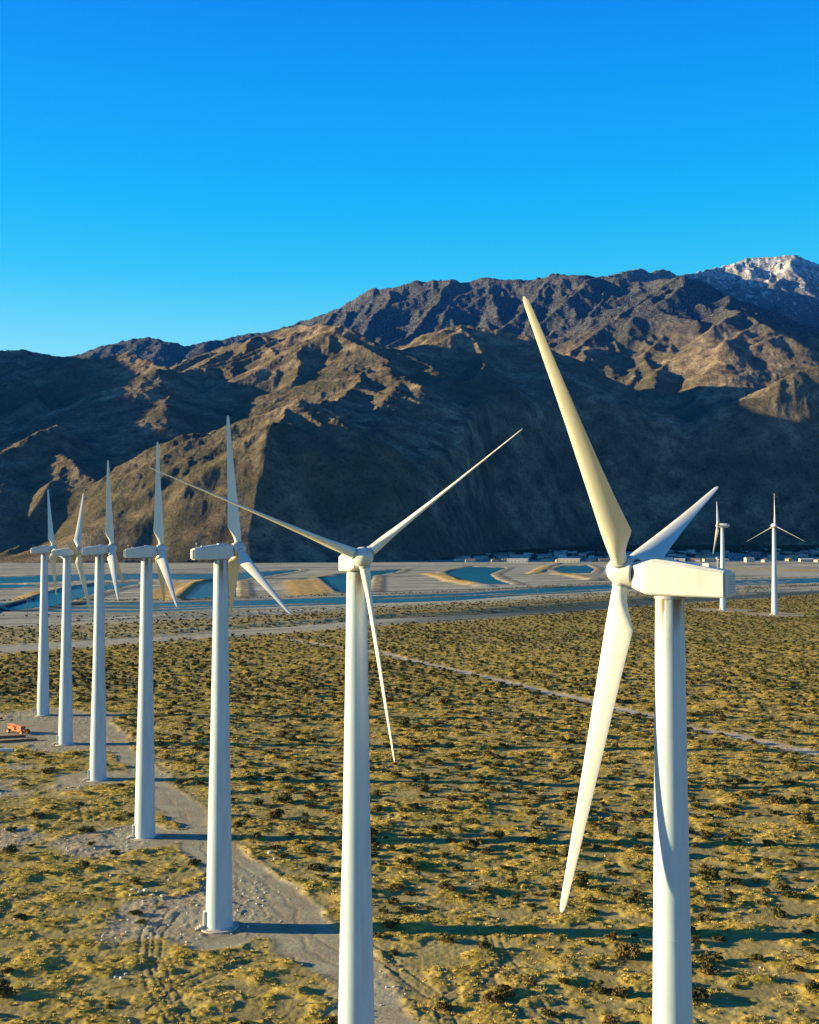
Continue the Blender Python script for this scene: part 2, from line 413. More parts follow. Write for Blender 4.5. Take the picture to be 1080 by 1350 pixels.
levees = [(G(p), h, wd) for p, h, wd in (
    ([(-100,832),(0,803),(50,787),(90,776),(130,769),(200,765),(300,767.5)], 3.0, 9), ([(-150,780),(-40,772.5),(60,769),(200,764.5),(300,767)], 2, 7),
    ([(232,792),(248,776),(264,767),(300,765.5)], 2.6, 9), ([(565,757),(580,760),(600,767),(640,773.5)], 4.5, 14), ([(704,756),(735,757),(760,760),(785,765)], 4.5, 15),
    ([(704,756),(722,747),(735,743)], 3.5, 14), ([(417,762),(446,783)], 1.0, 7), ([(396,766),(408,784)], 2.0, 24))]
gold_spots = [(G([(397,766),(407,784)]), 24), (G([(565,757),(580,760),(600,767),(625,771)]), 14), (G([(704,756),(735,757),(760,760),(785,764)]), 14),
              (G([(704,755),(722,747)]), 12), (G([(234,791),(250,775),(266,766)]), 12), (G([(205,788),(222,775),(240,768)]), 12), (G([(960,750),(1080,752)]), 40), (G([(20,790),(60,780)]), 6)]
wash = G([(-300,825),(0,817),(250,815),(480,808),(640,800),(860,787),(1080,775)])

def ground_fields(x, y):
    """returns height and surface masks"""
    x = np.asarray(x, float); y = np.asarray(y, float)
    wob = (fbm(x*.12, y*.12, 3, 21)-.5)
    near = sst(900, 500, y)
    droad = sdpoly(x, y, road_poly) + wob*5.0
    for (px_, py_), r_ in pads:
        droad = np.minimum(droad, np.hypot(x-px_, (y-py_)) - r_ + wob*6)
    road = sst(1.2, -.8, droad)
    dp = pdist(x, y, path, 20); pth = sst(3.4, 1.6, dp + wob*3); dp2 = pdist(x, y, path2, 20); pth = np.maximum(pth, .7*sst(3.5, 1.5, dp2+wob*3))
    # scrub field limit towards the river bed
    fe = chan_pt(field_edge, x); field = sst(18, -12, (y - fe) + wob*30)
    band = sst(fe, fe+10, y)*sst(fe+32, fe+22, y)                  # dirt track beyond the scrub
    # second strip of scrub between track and wash, fading to the right
    strip = sst(fe+40, fe+55, y)*sst(fe+205, fe+150, y)*sst(500, 100, x)
    river = (1-field)*(1-strip*.75)
    # left of the road: worn, grassy, few shrubs
    left = sst(6, -6, x - chan_pt([(-500,1000)][:0] or [(p[1], p[0]) for p in sorted(G([(585,1362),(440,1215),(300,1108),(215,1018),(150,956)]), key=lambda q: q[1])], y))
    left = left*sst(345, 325, y)
    worn = left*sst(.62, .72, fbm(x*.055+4, y*.055, 4, 31) + .11*sst(12, 0, droad))
    hum = fbm(x*.22, y*.36, 3, 41)                                  # hummock field
    veg = sst(.36, .62, .62*hum + .38*fbm(x*.75, y*1.1, 3, 45))
    veg = veg*(1-road)*(1-pth)*(1-river)*(1-.8*worn)
    h = .55*(fbm(x*.018, y*.018, 3, 51)-.5)*near
    fine = near*(1-road*.92)*(1-pth)
    h = h + fine*(.45*np.clip(hum-.42, 0, 1)*2.4*(.4+.6*veg) + .15*veg*ridged(x*.6, y*.8, 3, 61, .6) + .10*(fbm(x*1.6, y*1.6, 2, 65)-.5))
    # berm along the road edge and grooves of wheels
    edge = np.exp(-((droad-.6)/.7)**2)*near
    h = h + (.07*edge)*(.4+vnoise(x*.5, y*.5, 3))
    tr = np.zeros_like(h)
    for T in tracks:
        d = pdist(x, y, T, 3)
        tr = np.maximum(tr, np.exp(-((d-.85)/.22)**2))
    lane = np.minimum(np.abs(np.abs(droad+4.6)-1.0), np.abs(np.abs(droad+8.2)-1.0))
    tr = np.maximum(tr, .55*np.exp(-(lane/.35)**2)*road)
    h = h - .07*tr*near
    rock = worn*near; h = h + .12*rock*np.clip(fbm(x*1.3, y*1.3, 2, 81)-.5, 0, 1)*2
    # river bed: bars, terraces
    far = sst(500, 800, y)*(1-field)
    h = h + far*(1.6*(fbm((x*.86+y*.5)*.003, (y*.86-x*.5)*.02, 4, 71)-.5) + .8*(ridged((x*.86+y*.5)*.008, (y*.86-x*.5)*.05, 3, 75)-.5))
    cv = y - chan_pt(chan_a, x) + 16*(fbm(x*.006, y*.006, 3, 77)-.5); cd_ = np.abs(cv); chan = sst(66, 56, cd_)
    bar_ = np.maximum(np.exp(-((cv-8)/6)**2)*sst(.32, .42, fbm(x*.004, y*.001, 2, 91)), np.exp(-((cv+30)/7)**2)*sst(.38, .5, fbm(x*.005, y*.001, 2, 95))); chan = chan*(1-bar_)
    h = h*(1-.5*chan) - 1.2*chan
    ws = np.abs(y-chan_pt(wash, x)+10*np.sin(x*.02)); h = h - 1.2*sst(26, 8, ws)*far
    h = h + 2.6*np.exp(-((y-fe-72)/12)**2)*sst(500, 700, y)*(.6+.6*fbm(x*.01, y*.01, 2, 79))
    chan = np.maximum(chan, sst(fe, fe+8, y)*sst(fe+62, fe+48, y)*sst(-50, 20, x)*.9); band = band*sst(10, -60, x)  # mask also takes in the bank strip, painted dark as if shaded
    gold = np.zeros_like(h)
    for P, hh, wd in levees:
        h = h + .5*hh*np.exp(-(pdist(x, y, P, 60)/(wd*.8))**4)
    gn_ = 10*(fbm(x*.05, y*.05, 2, 83)-.5); ln_ = .75+.5*vnoise(x*.03, y*.03, 9)
    for P, wd in gold_spots: gold = np.maximum(gold, sst(wd*1.3, wd*.5, pdist(x, y, P, 80) + gn_))
    pond = np.zeros_like(h); rim = np.zeros_like(h)
    if np.any(y > 700):
        for P in ponds:
            d = sdpoly(x, y, P); pond = np.maximum(pond, sst(3, -4, d)); rim = np.maximum(rim, sst(0, 6, d)*sst(22, 12, d))
        h = h + .8*rim
    h = h*(1-pond) - 1.0*pond
    # foothill fan on the right, behind the ponds
    fan = np.clip(y-2650, 0, 1e9)*.017*sst(-200, 900, x) ; h = h + np.minimum(fan, 60)
    return dict(h=h, road=road, path=pth, veg=veg, river=river, cv=cv, worn=worn, gold=gold, track=tr, chan=chan*far, pond=pond, rim=rim, left=left, band=band, field=field, strip=strip, droad=droad)
def ground_h(x, y): return ground_fields(np.atleast_1d(x), np.atleast_1d(y))['h']

# ------------------------------------------------------------------ ground sheet
ys = np.concatenate([np.linspace(1560, 860, 640), np.linspace(859.2, 722, 230)])
dist = np.array([gp(540, p)[1] for p in ys])
dist = np.concatenate([[-1e-3, 20, 50, 70], dist, [12000, 20000, 40000]])
dist[0] = .5
ang = np.concatenate([np.linspace(-180, -26, 40), np.linspace(-25, 25, 860), np.linspace(26, 180, 40)])
A, Dm = np.meshgrid(np.radians(ang), dist)
gx = (Dm*np.sin(A)); gy = (Dm*np.cos(A))
# straight rows inside the view: same forward distance
inn = np.abs(A) < np.radians(25.01)
gx = np.where(inn, Dm*np.tan(A), Dm*np.sin(A)/np.cos(R(25))); gy = np.where(inn, Dm, Dm*np.cos(A)/np.cos(R(25)))
Fd = ground_fields(gx, gy)
Vg = np.stack([gx, gy, Fd['h']], -1).reshape(-1, 3)
nr, ncol = gx.shape
idx = np.arange(nr*ncol).reshape(nr, ncol)
Fq = np.stack([idx[:-1, :-1], idx[:-1, 1:], idx[1:, 1:], idx[1:, :-1]], -1).reshape(-1, 4)
me = mesh_np('ground', Vg, Fq, True)
for k in ('road', 'path', 'veg', 'river', 'worn', 'gold', 'track', 'chan', 'pond', 'rim', 'left', 'band'):
    a = me.attributes.new(k, 'FLOAT', 'POINT'); a.data.foreach_set('value', np.asarray(Fd[k], np.float32).ravel())
ground = link('ground', me); tag(ground, kind='structure')
m, n, b = new_mat('desert_ground'); o = objco(n)
nf = noise(n, 1.4, 8, .65, o); nm_ = noise(n, .16, 6, .6, o); nL = noise(n, .02, 5, .6, o)
_vr = N(n, 'ShaderNodeVectorRotate', rotation_type='Z_AXIS'); _vr.inputs['Angle'].default_value = -R(30); n.links.new(o, _vr.inputs['Vector'])
nst = noise(n, 1.0, 7, .62, scaled(n, _vr.outputs[0], (.0014, .013, .05)))
sand = ramp(n, nm_, [(.35, (.32, .255, .11)), (.55, (.45, .36, .15)), (.7, (.56, .455, .20))])
sand = mixc(n, mth(n, 'MULTIPLY', nf, .45), sand, (.26, .21, .09))
grass = ramp(n, nf, [(.30, (.16, .13, .03)), (.45, (.40, .29, .06)), (.56, (.64, .44, .09)), (.70, (.76, .56, .16))])
green = ramp(n, nm_, [(.42, (.55, .62, .35)), (.58, (1, 1, 1))])
grass = mixc(n, .8, grass, green, 'MULTIPLY')
col = mixc(n, mth(n, 'MULTIPLY', attr(n, 'veg'), mth(n, 'ADD', mth(n, 'MULTIPLY', nf, .9), .32), True), sand, grass)
wcol = ramp(n, nf, [(.3, (.27, .23, .155)), (.5, (.40, .34, .235)), (.7, (.58, .50, .36))])
col = mixc(n, attr(n, 'worn'), col, wcol)
rcol = ramp(n, nf, [(.3, (.33, .30, .20)), (.5, (.44, .40, .275)), (.72, (.58, .53, .37))])
rcol = mixc(n, ramp(n, nm_, [(.42, (0, 0, 0)), (.62, (1, 1, 1))]), rcol, (.36, .30, .21))
col = mixc(n, attr(n, 'road'), col, rcol)
col = mixc(n, attr(n, 'path'), col, (.55, .47, .36))
bed = ramp(n, nst, [(.36, (.09, .10, .09)), (.44, (.34, .33, .26)), (.50, (.52, .50, .40)), (.55, (.24, .235, .19)), (.64, (.66, .63, .50))])
bed = mixc(n, mth(n, 'MULTIPLY', nL, .3), bed, (.42, .40, .31))
col = mixc(n, attr(n, 'river'), col, bed)
col = mixc(n, attr(n, 'band'), col, (.44, .41, .31))
col = mixc(n, mth(n, 'MULTIPLY', attr(n, 'rim'), .75), col, ramp(n, noise(n, .05, 4, .6, o), [(.4, (.16, .12, .07)), (.6, (.46, .38, .26))]))
col = mixc(n, mth(n, 'MULTIPLY', attr(n, 'gold'), .9), col, ramp(n, noise(n, .12, 4, .6, o), [(.35, (.36, .22, .07)), (.6, (.66, .45, .17))]))
col = mixc(n, mth(n, 'MULTIPLY', attr(n, 'chan'), .95), col, ramp(n, nst, [(.4, (.012, .05, .075)), (.56, (.035, .085, .11)), (.64, (.05, .09, .11)), (.70, (.30, .28, .25))]))  # blue shade of channel and bank put into the ground colour
col = mixc(n, mth(n, 'MULTIPLY', attr(n, 'track'), .5), col, (.20, .16, .11))
n.links.new(mixc(n, 1.0, col, (.77, .78, .79), 'MULTIPLY'), b.inputs['Base Color']); b.inputs['Roughness'].default_value = 1.0; b.inputs['Specular IOR Level'].default_value = 0.0
bump(n, b, noise(n, 2.6, 8, .7, o), .55, .16)
me.materials.append(m)

# ponds: water sheets with a shore that follows the basin
m, n, b = new_mat('pond_water'); o = objco(n)
b.inputs['Base Color'].default_value = (.02, .13, .20, 1); b.inputs['Roughness'].default_value = .28; b.inputs['IOR'].default_value = 1.33
bump(n, b, noise(n, .8, 4, .6, o), .4, .25); M_water = m
n.links.new(ramp(n, noise(n, .01, 3, .5, o), [(.3, (.008, .10, .16)), (.7, (.015, .17, .24))]), b.inputs['Base Color'])
for P in ponds:
    bm = bmesh.new(); vs = [bm.verts.new((x, y, -.18)) for x, y in P]; bm.faces.new(vs)
    bmesh.ops.triangulate(bm, faces=bm.faces[:])
    tag(link('water', bm_mesh('water', bm), None, M_water), kind='structure')

# water sheet added to give the channel its shaded blue
ch = [(x, y) for x, y in chan_a]; cx = np.linspace(ch[0][0], ch[-1][0], 120); cy = np.interp(cx, [q[0] for q in ch], [q[1] for q in ch])
Vw = np.concatenate([np.stack([cx, cy-72, np.full(120, -.75)], -1), np.stack([cx, cy+72, np.full(120, -.75)], -1)])
Fw = np.stack([np.arange(119), np.arange(1, 120), np.arange(121, 240), np.arange(120, 239)], -1)
tag(link('water', mesh_np('water', Vw, Fw), None, M_water), kind='structure')

# ------------------------------------------------------------------ mountains
X0, X1, Y0, Y1, CELL = -7000, 6500, 2350, 14500, 15.0
nx = int((X1-X0)/CELL); ny = int((Y1-Y0)/CELL)
HM = np.full((ny, nx), -60.0, np.float32)
XX = (X0 + CELL*np.arange(nx)).astype(np.float32); YY = (Y0 + CELL*np.arange(ny)).astype(np.float32)
def stamp(p, q, s, cap=2200):
    """cone-swept ridge segment p->q (x,y,z), flank slope s"""
    zmax = max(p[2], q[2]); rad = (zmax+60)/s
    rad = min(rad, cap)
    xa, xb = min(p[0], q[0])-rad, max(p[0], q[0])+rad; ya, yb = min(p[1], q[1])-rad, max(p[1], q[1])+rad
    i0, i1 = max(0, int((xa-X0)/CELL)), min(nx, int((xb-X0)/CELL)+1); j0, j1 = max(0, int((ya-Y0)/CELL)), min(ny, int((yb-Y0)/CELL)+1)
    if i0 >= i1 or j0 >= j1: return
    x = XX[i0:i1][None, :]; y = YY[j0:j1][:, None]; p = [np.float32(v_) for v_ in p]; q = [np.float32(v_) for v_ in q]; s = np.float32(s)
    ux, uy = q[0]-p[0], q[1]-p[1]; L = ux*ux+uy*uy+np.float32(1e-6)
    t = np.clip(((x-p[0])*ux+(y-p[1])*uy)/L, 0, 1)
    d = np.sqrt((x-p[0]-t*ux)**2+(y-p[1]-t*uy)**2)
    z = p[2]+(q[2]-p[2])*t - s*d*(1-.10*np.clip(d/900, 0, 1))
    np.maximum(HM[j0:j1, i0:i1], z, out=HM[j0:j1, i0:i1])
rr = random.Random(11)
def jitter_line(P, step, amp):
    out_ = [P[0]]
    for a, c in zip(P, P[1:]):
        a = np.array(a); c = np.array(c); L = np.linalg.norm((c-a)[:2]); m_ = max(1, int(L/step))
        for i in range(1, m_+1):
            q = a+(c-a)*i/m_
            if i < m_:
                nrm = np.array([-(c-a)[1], (c-a)[0]])/max(L, 1); k_ = rr.uniform(-amp, amp)
                q = q + np.array([nrm[0]*k_, nrm[1]*k_, rr.uniform(-amp*.35, amp*.25)])
            out_.append(tuple(q))
    return out_
def ridge(P, s=.72, lvl=2, spacing=260, amp=18, drop=.52, cap=2200):
    """main crest with side spurs that branch again"""
    P = [tuple(map(float, p)) for p in P]
    if cap == 2200: rr.seed(int(abs(P[0][0])*7 + P[-1][1]*3 + len(P)))
    Q = jitter_line(P, spacing*.5, amp)
    for a, c in zip(Q, Q[1:]): stamp(a, c, s, cap)
    if lvl <= 0: return
    side = rr.choice((-1, 1)); acc = rr.uniform(0, spacing)
    for a, c in zip(Q, Q[1:]):
        a = np.array(a); c = np.array(c); L = np.linalg.norm((c-a)[:2])
        acc += L
        while acc > spacing*.5:
            acc -= spacing*rr.uniform(.38, .62); side = -side
            t = rr.random(); st = a+(c-a)*t
            if st[2] < 70: continue
            d0 = (c-a)[:2]/max(L, 1)
            if c[2] > a[2]: d0 = -d0                                # spurs lean downhill
            an = rr.uniform(50, 80)*side; ca, sa = math.cos(R(an)), math.sin(R(an))
            dv = np.array([d0[0]*ca-d0[1]*sa, d0[0]*sa+d0[1]*ca])
            dr = drop*rr.uniform(.88, 1.1); ln = min(st[2]/dr*rr.uniform(.55, 1.0), 1500 if lvl > 1 else 420)
            pts = [tuple(st)]; cur = st.copy(); m_ = max(2, int(ln/130)); an2 = 0
            for i in range(m_):
                an2 += rr.uniform(-14, 14); cc, ss = math.cos(R(an2)), math.sin(R(an2))
                dd = np.array([dv[0]*cc-dv[1]*ss, dv[0]*ss+dv[1]*cc])*ln/m_
                zz = cur[2]-dr*ln/m_*(rr.uniform(.55, 1.35))
                cur = np.array([cur[0]+dd[0], cur[1]+dd[1], zz]); pts.append(tuple(cur))
            ridge(pts, s*1.06, lvl-1, spacing*.55, amp=amp*.5, drop=drop*1.1, cap={2: 650, 1: 330}[lvl])
def RP(pts): return [tuple(ray(px, py, Y)) for px, py, Y in pts]
# back skyline
ridge(RP([(395,425,9200),(430,413,9000),(455,403,8800),(490,380,8600),(520,378,8500),(555,370,8500),(597,367,8400),(612,373,8400),(640,365,8400),(680,368,8300),(705,367,8300),(728,360,8200),(765,361,8100),(790,365,8100),(815,364,8000),(850,372,7900),(890,366,7500)]), .85, 2, 330, amp=25, drop=.62)
for sp in ([(597,368,8400),(575,400,7900),(545,440,7300)],[(640,366,8400),(650,405,7800),(640,440,7300)],[(728,361,8200),(700,400,7700),(660,435,7200)],[(815,365,8000),(790,400,7500),(750,440,6900),(690,470,6500)],
           [(520,379,8500),(500,410,7900),(480,440,7300)],[(765,362,8100),(770,400,7600),(740,430,7100)]):
    ridge(RP(sp), .85, 2, 260, amp=20, drop=.6)
# snow range
ridge(RP([(740,378,9300),(790,366,9300),(825,358,9400),(845,354,9500),(856,359,9600),(872,355,9700),(888,363,10200),(905,362,10800),(930,357,11500),(955,350,12000),(985,340,11900),(1012,338,11900),(1045,335.5,11800),(1066,342,11800),(1090,350,11700),(1160,372,11500),(1260,372,11400),(1400,390,11000)]), .9, 2, 380, amp=24, drop=.68)
for sp in ([(985,340,11900),(1000,368,11300),(1025,400,10700),(1045,432,10200)],[(1045,336,11800),(1060,370,11200),(1090,410,10600)],[(950,352,12000),(940,380,11400),(960,410,10800)]):
    ridge(RP(sp), .9, 2, 260, amp=18, drop=.62)
# right hand massif
ridge(RP([(893,363,7300),(925,372,7200),(960,390,7000),(1000,409,6900),(1040,421,6800),(1080,432,6700),(1180,455,6500),(1300,440,6400)]), .7, 2, 330, drop=.5)
ridge(RP([(893,363,7300),(868,380,7100),(845,398,6900),(815,418,6600),(785,438,6300),(755,462,6000),(735,490,5700)]), .72, 2, 240, drop=.52)
ridge(RP([(893,363,7300),(900,400,6800),(905,430,6300),(915,462,5900),(932,495,5600),(960,540,5300),(1000,590,5000),(1050,640,4700)]), .7, 2, 250, drop=.5)
ridge(RP([(880,440,6250),(850,465,5900),(830,500,5500),(825,545,5000)]), .7, 2, 220, drop=.5)
ridge(RP([(1250,452,5000),(1150,468,4800),(1080,480,4650),(1035,497,4620),(1000,522,4600),(980,575,4550),(965,630,4500),(955,685,4450)]), .66, 2, 260, drop=.48)
# dark central mass
ridge(RP([(500,462,5300),(540,452,5250),(565,438,5200),(600,429,5150),(640,433,5100),(690,441,5050),(720,455,5000),(760,490,4900),(790,535,4850)]), .7, 2, 300, drop=.5)
ridge(RP([(600,430,5150),(620,480,4950),(660,530,4850),(720,575,4800),(790,620,4700)]), .66, 2, 280, drop=.48)
# second peak and the long ridge falling to the right
ridge(RP([(448,428,4700),(478,445,4600),(505,460,4500),(560,491,4300),(620,526,4100),(680,554,4350),(750,582,4500),(820,604,4600),(890,636,4650),(925,668,4600),(950,702,4550)]), .58, 2, 300, amp=10, drop=.46)
ridge(RP([(448,428,4700),(420,425,4900),(395,428,5100),(360,440,5300),(330,447,5500),(290,455,5800),(262,468,6000),(235,480,5700)]), .9, 2, 220, drop=.5)
ridge(RP([(500,462,4500),(480,500,4050),(450,528,3650),(415,533,3350),(392,527,3200)]), .62, 1, 200, drop=.5)
ridge(RP([(448,428,4700),(405,452,4600),(372,463,4550),(345,482,4450),(322,500,4350)]), .95, 1, 150, drop=.6)
ridge(RP([(448,428,4700),(430,455,4500),(405,485,4350),(385,508,4200)]), 1.0, 1, 140, drop=.65)
ridge(RP([(495,458,4500),(465,480,4300),(440,505,4100),(425,522,3950)]), .95, 1, 140, drop=.65)
ridge(RP([(535,495,4050),(515,515,3800),(490,540,3550),(470,580,3250)]), .62, 1, 200, drop=.5)
# first peak
ridge(RP([(392,527,3200),(345,553,3120),(300,580,3050),(250,612,2960),(200,645,2870),(140,683,2770),(80,713,2680),(10,743,2580)]), .66, 2, 150, amp=10, drop=.50)
ridge(RP([(392,527,3200),(385,560,3030),(362,590,2900),(335,615,2800),(320,655,2700),(308,700,2600),(302,745,2500)]), .68, 2, 150, amp=10, drop=.52)
ridge(RP([(300,582,3040),(262,640,2830),(235,700,2660),(220,745,2540)]), .66, 2, 130, amp=8, drop=.52)
ridge(RP([(200,646,2860),(170,700,2700),(150,745,2560)]), .66, 1, 120, amp=8, drop=.52)
ridge(RP([(392,529,3200),(450,580,3060),(510,640,2930),(570,700,2800),(620,738,2720)]), .62, 2, 200, drop=.48)
# left ridges
ridge(RP([(225,485,4400),(205,487,4250),(165,523,4050),(115,556,3850),(60,585,3700),(-20,620,3500)]), .52, 2, 220, drop=.5)
ridge(RP([(225,485,4400),(207,515,4050),(160,543,3850),(110,569,3650)]), .5, 1, 160, drop=.5)
ridge(RP([(225,485,4400),(195,474,4600),(172,463,4700),(150,470,4900),(128,473,5100),(100,470,5300),(80,469,5400),(40,461,5400),(0,462,5300),(-120,455,5000),(-250,440,4600)]), .7, 2, 280, drop=.5)
ridge(RP([(82,558,3450),(40,581,3300),(0,603,3180),(-60,640,3020),(-130,690,2850)]), .66, 2, 160, drop=.5)
ridge(RP([(30,468,5300),(10,520,4600),(-20,560,4100),(-60,600,3700)]), .66, 2, 240, drop=.5)
ridge(RP([(200,560,3700),(180,600,3450),(120,640,3250),(70,690,3000)]), .6, 1, 200, drop=.5)
# far hill on the left
ridge(RP([(20,492,9500),(60,480,9400),(110,465,9300),(150,452,9200),(195,443,9100),(225,451,9000),(240,456,9000),(275,450,9100),(310,443,9200),(350,437,9200),(400,424,9200)]), .6, 1, 400, amp=8, drop=.45)
# ranges outside the frame on both sides; left ones added to shade the valleys
ridge([(-1500,2780,110),(-1500,2980,290),(-1650,3250,400),(-1900,3700,655),(-2300,4200,925),(-2700,4800,1150),(-3100,5600,1300),(-3400,6600,1380)], .62, 2, 330)
ridge([(-2400,3500,520),(-3200,3700,700),(-4400,4000,760),(-6000,4600,800)], .6, 1, 400)
ridge([(-3400,6600,1200),(-4200,8200,1300),(-5200,10000,1300)], .6, 1, 450)
ridge([(2300,6200,1250),(3300,6400,1350),(4600,6600,1200),(6200,7000,1200)], .62, 1, 420)
# soften valley bottoms a little, keep crests
def blur(a, k):
    c_ = np.cumsum(np.pad(a, ((k+1, k), (0, 0)), mode='edge'), 0); a = (c_[2*k+1:]-c_[:-2*k-1])/(2*k+1)
    c_ = np.cumsum(np.pad(a, ((0, 0), (k+1, k)), mode='edge'), 1); return (c_[:, 2*k+1:]-c_[:, :-2*k-1])/(2*k+1)
Bl = blur(HM.astype(np.float64), 3)
HM = np.maximum(HM, Bl*.5+HM*.5)
mang = np.radians(np.concatenate([np.linspace(-66, -24.5, 70), np.linspace(-24.4, 24.4, 820), np.linspace(24.5, 45, 30)]))
mrow = np.concatenate([np.geomspace(2380, 5600, 420), np.geomspace(5615, 9600, 200), np.geomspace(9640, 14300, 130)])
MA, MD = np.meshgrid(mang, mrow)
mxx = MD*np.tan(np.clip(MA, -R(60), R(60))); myy = MD.copy()
wx = (fbm(mxx*.004, myy*.004, 3, 101)-.5)*60; wy = (fbm(mxx*.004, myy*.004, 3, 111)-.5)*60
ci = np.clip((mxx+wx-X0)/CELL, 0, nx-2.001); cj = np.clip((myy+wy-Y0)/CELL, 0, ny-2.001)
i0 = ci.astype(int); j0 = cj.astype(int); fx = ci-i0; fy = cj-j0
mz = (HM[j0, i0]*(1-fx)+HM[j0, i0+1]*fx)*(1-fy) + (HM[j0+1, i0]*(1-fx)+HM[j0+1, i0+1]*fx)*fy
amp = sst(10, 260, mz)*(.6+.5*sst(5500, 8500, myy))
mz = mz + amp*(38*(ridged(mxx*.0085, myy*.0085, 6, 121, .6)-.6)) + 7*amp*(ridged(mxx*.05, myy*.05, 3, 131)-.5)
foot = sst(90, -10, mz); mz = mz + foot*6*(fbm(mxx*.01, myy*.01, 3, 141)-.5)
FOOT = sorted([(float(gp(a_, 740)[0])*1.0, d_) for a_, d_ in ((-900, 3300), (-300, 2700), (0, 2480), (150, 2500), (300, 2520), (470, 2600), (560, 2750), (620, 3050), (700, 3700), (900, 4100), (1080, 4150), (1500, 4200))])
fl = np.interp(mxx, [a_[0] for a_ in FOOT], [a_[1] for a_ in FOOT]) + 90*(fbm(mxx*.006, myy*0, 3, 161)-.5)
mz = np.where(mz > 0, mz*sst(-20, 430, myy-fl)**.75, mz); mz = np.where(myy < fl, -30, mz)
mz = np.where((mxx < X0+40) | (mxx > X1-40), -80, mz)
Vm = np.stack([mxx, myy, mz], -1).reshape(-1, 3); nr, ncol = mxx.shape
idx = np.arange(nr*ncol).reshape(nr, ncol)
Fq = np.stack([idx[:-1, :-1], idx[:-1, 1:], idx[1:, 1:], idx[1:, :-1]], -1).reshape(-1, 4)
zf = mz.ravel()[Fq].max(1); Fq = Fq[zf > -8]                       # drop what lies under the plain
me = mesh_np('mountains', Vm, Fq, True)
mountains = link('mountains', me); tag(mountains, kind='structure')
m, n, b = new_mat('desert_mountain'); o = objco(n)
n1 = noise(n, .012, 8, .65, o); n2 = noise(n, .09, 8, .7, o); n3 = noise(n, .0022, 5, .6, o)
geo = N(n, 'ShaderNodeNewGeometry'); sp = N(n, 'ShaderNodeSeparateXYZ'); n.links.new(geo.outputs['Position'], sp.inputs[0])
snz = N(n, 'ShaderNodeSeparateXYZ'); n.links.new(geo.outputs['True Normal'], snz.inputs[0])
rockc = ramp(n, n1, [(.30, (.06, .049, .037)), (.45, (.19, .15, .102)), (.56, (.34, .27, .18)), (.70, (.50, .41, .28))])
rockc = mixc(n, ramp(n, n3, [(.4, (0, 0, 0)), (.6, (.8, .8, .8))]), rockc, (.095, .094, .052))
rockc = mixc(n, ramp(n, n2, [(.50, (0, 0, 0)), (.62, (.6, .6, .6))]), rockc, (.034, .031, .024))
hi = N(n, 'ShaderNodeMapRange'); hi.inputs[1].default_value = 1050; hi.inputs[2].default_value = 1450; n.links.new(sp.outputs[2], hi.inputs[0])
rockh = ramp(n, n2, [(.40, (.028, .031, .033)), (.50, (.06, .066, .07)), (.58, (.17, .172, .172)), (.69, (.36, .36, .35))])
rockc = mixc(n, hi.outputs[0], rockc, rockh)
snl = N(n, 'ShaderNodeMapRange'); snl.inputs[1].default_value = 1850; snl.inputs[2].default_value = 3100; n.links.new(sp.outputs[2], snl.inputs[0])
ns = noise(n, .012, 8, .72, scaled(n, o, (1.8, 1.0, .35)))
sn = mth(n, 'MULTIPLY', mth(n, 'SUBTRACT', mth(n, 'ADD', mth(n, 'MULTIPLY', snl.outputs[0], .22), ns), .66), 9.0, True)
rockc = mixc(n, mth(n, 'MULTIPLY', snl.outputs[0], .55), rockc, (.34, .33, .31))
rockc = mixc(n, mth(n, 'MULTIPLY', mth(n, 'MULTIPLY', sn, .75), mth(n, 'MULTIPLY', snl.outputs[0], 6.0, True)), rockc, (.78, .80, .84))
n.links.new(mixc(n, 1.0, rockc, (.80, .77, .78), 'MULTIPLY'), b.inputs['Base Color']); b.inputs['Roughness'].default_value = 1.0; b.inputs['Specular IOR Level'].default_value = 0.0
bump(n, b, mth(n, 'ADD', mth(n, 'MULTIPLY', noise(n, .025, 10, .72, o), 1.0), mth(n, 'MULTIPLY', n2, .55)), 1.0, 13.0)
me.materials.append(m)

# ------------------------------------------------------------------ haze
HAZE = 1.1e-5
bm = bmesh.new(); box(bm, -15500, 15500, -600, 16500, -90, 3700)
m = bpy.data.materials.new('air'); m.use_nodes = True; m.node_tree.nodes.clear()
mo = m.node_tree.nodes.new('ShaderNodeOutputMaterial'); pv = m.node_tree.nodes.new('ShaderNodeVolumePrincipled')
pv.inputs['Density'].default_value = HAZE; pv.inputs['Color'].default_value = (.02, .22, 1, 1); pv.inputs['Anisotropy'].default_value = .2
m.node_tree.links.new(pv.outputs[0], mo.inputs['Volume'])
hz = link('haze', bm_mesh('haze', bm), None, m); tag(hz, 'thin blue air between the plain and the mountains', 'haze', kind='stuff')

# ------------------------------------------------------------------ scrub
def leaf_mat(name, stops, tr=.15):
    m, n, b = new_mat(name)
    oi = N(n, 'ShaderNodeObjectInfo'); g = N(n, 'ShaderNodeNewGeometry')
    f = mth(n, 'ADD', mth(n, 'MULTIPLY', oi.outputs['Random'], .55), mth(n, 'MULTIPLY', g.outputs['Random Per Island'], .45))
    n.links.new(ramp(n, f, stops), b.inputs['Base Color']); b.inputs['Roughness'].default_value = .8; b.inputs['Specular IOR Level'].default_value = .15
    return m
M_leaf = leaf_mat('creosote_leaf', [(.1, (.045, .05, .016)), (.4, (.075, .072, .02)), (.65, (.12, .095, .025)), (.85, (.13, .07, .025)), (1, (.10, .05, .02))])
M_stem = plain('woody_stem', (.11, .075, .045), .85, .25, 6)
M_tuss = leaf_mat('dry_grass', [(.1, (.20, .18, .045)), (.35, (.46, .34, .07)), (.6, (.66, .46, .10)), (.85, (.72, .53, .17)), (1, (.55, .32, .09))])
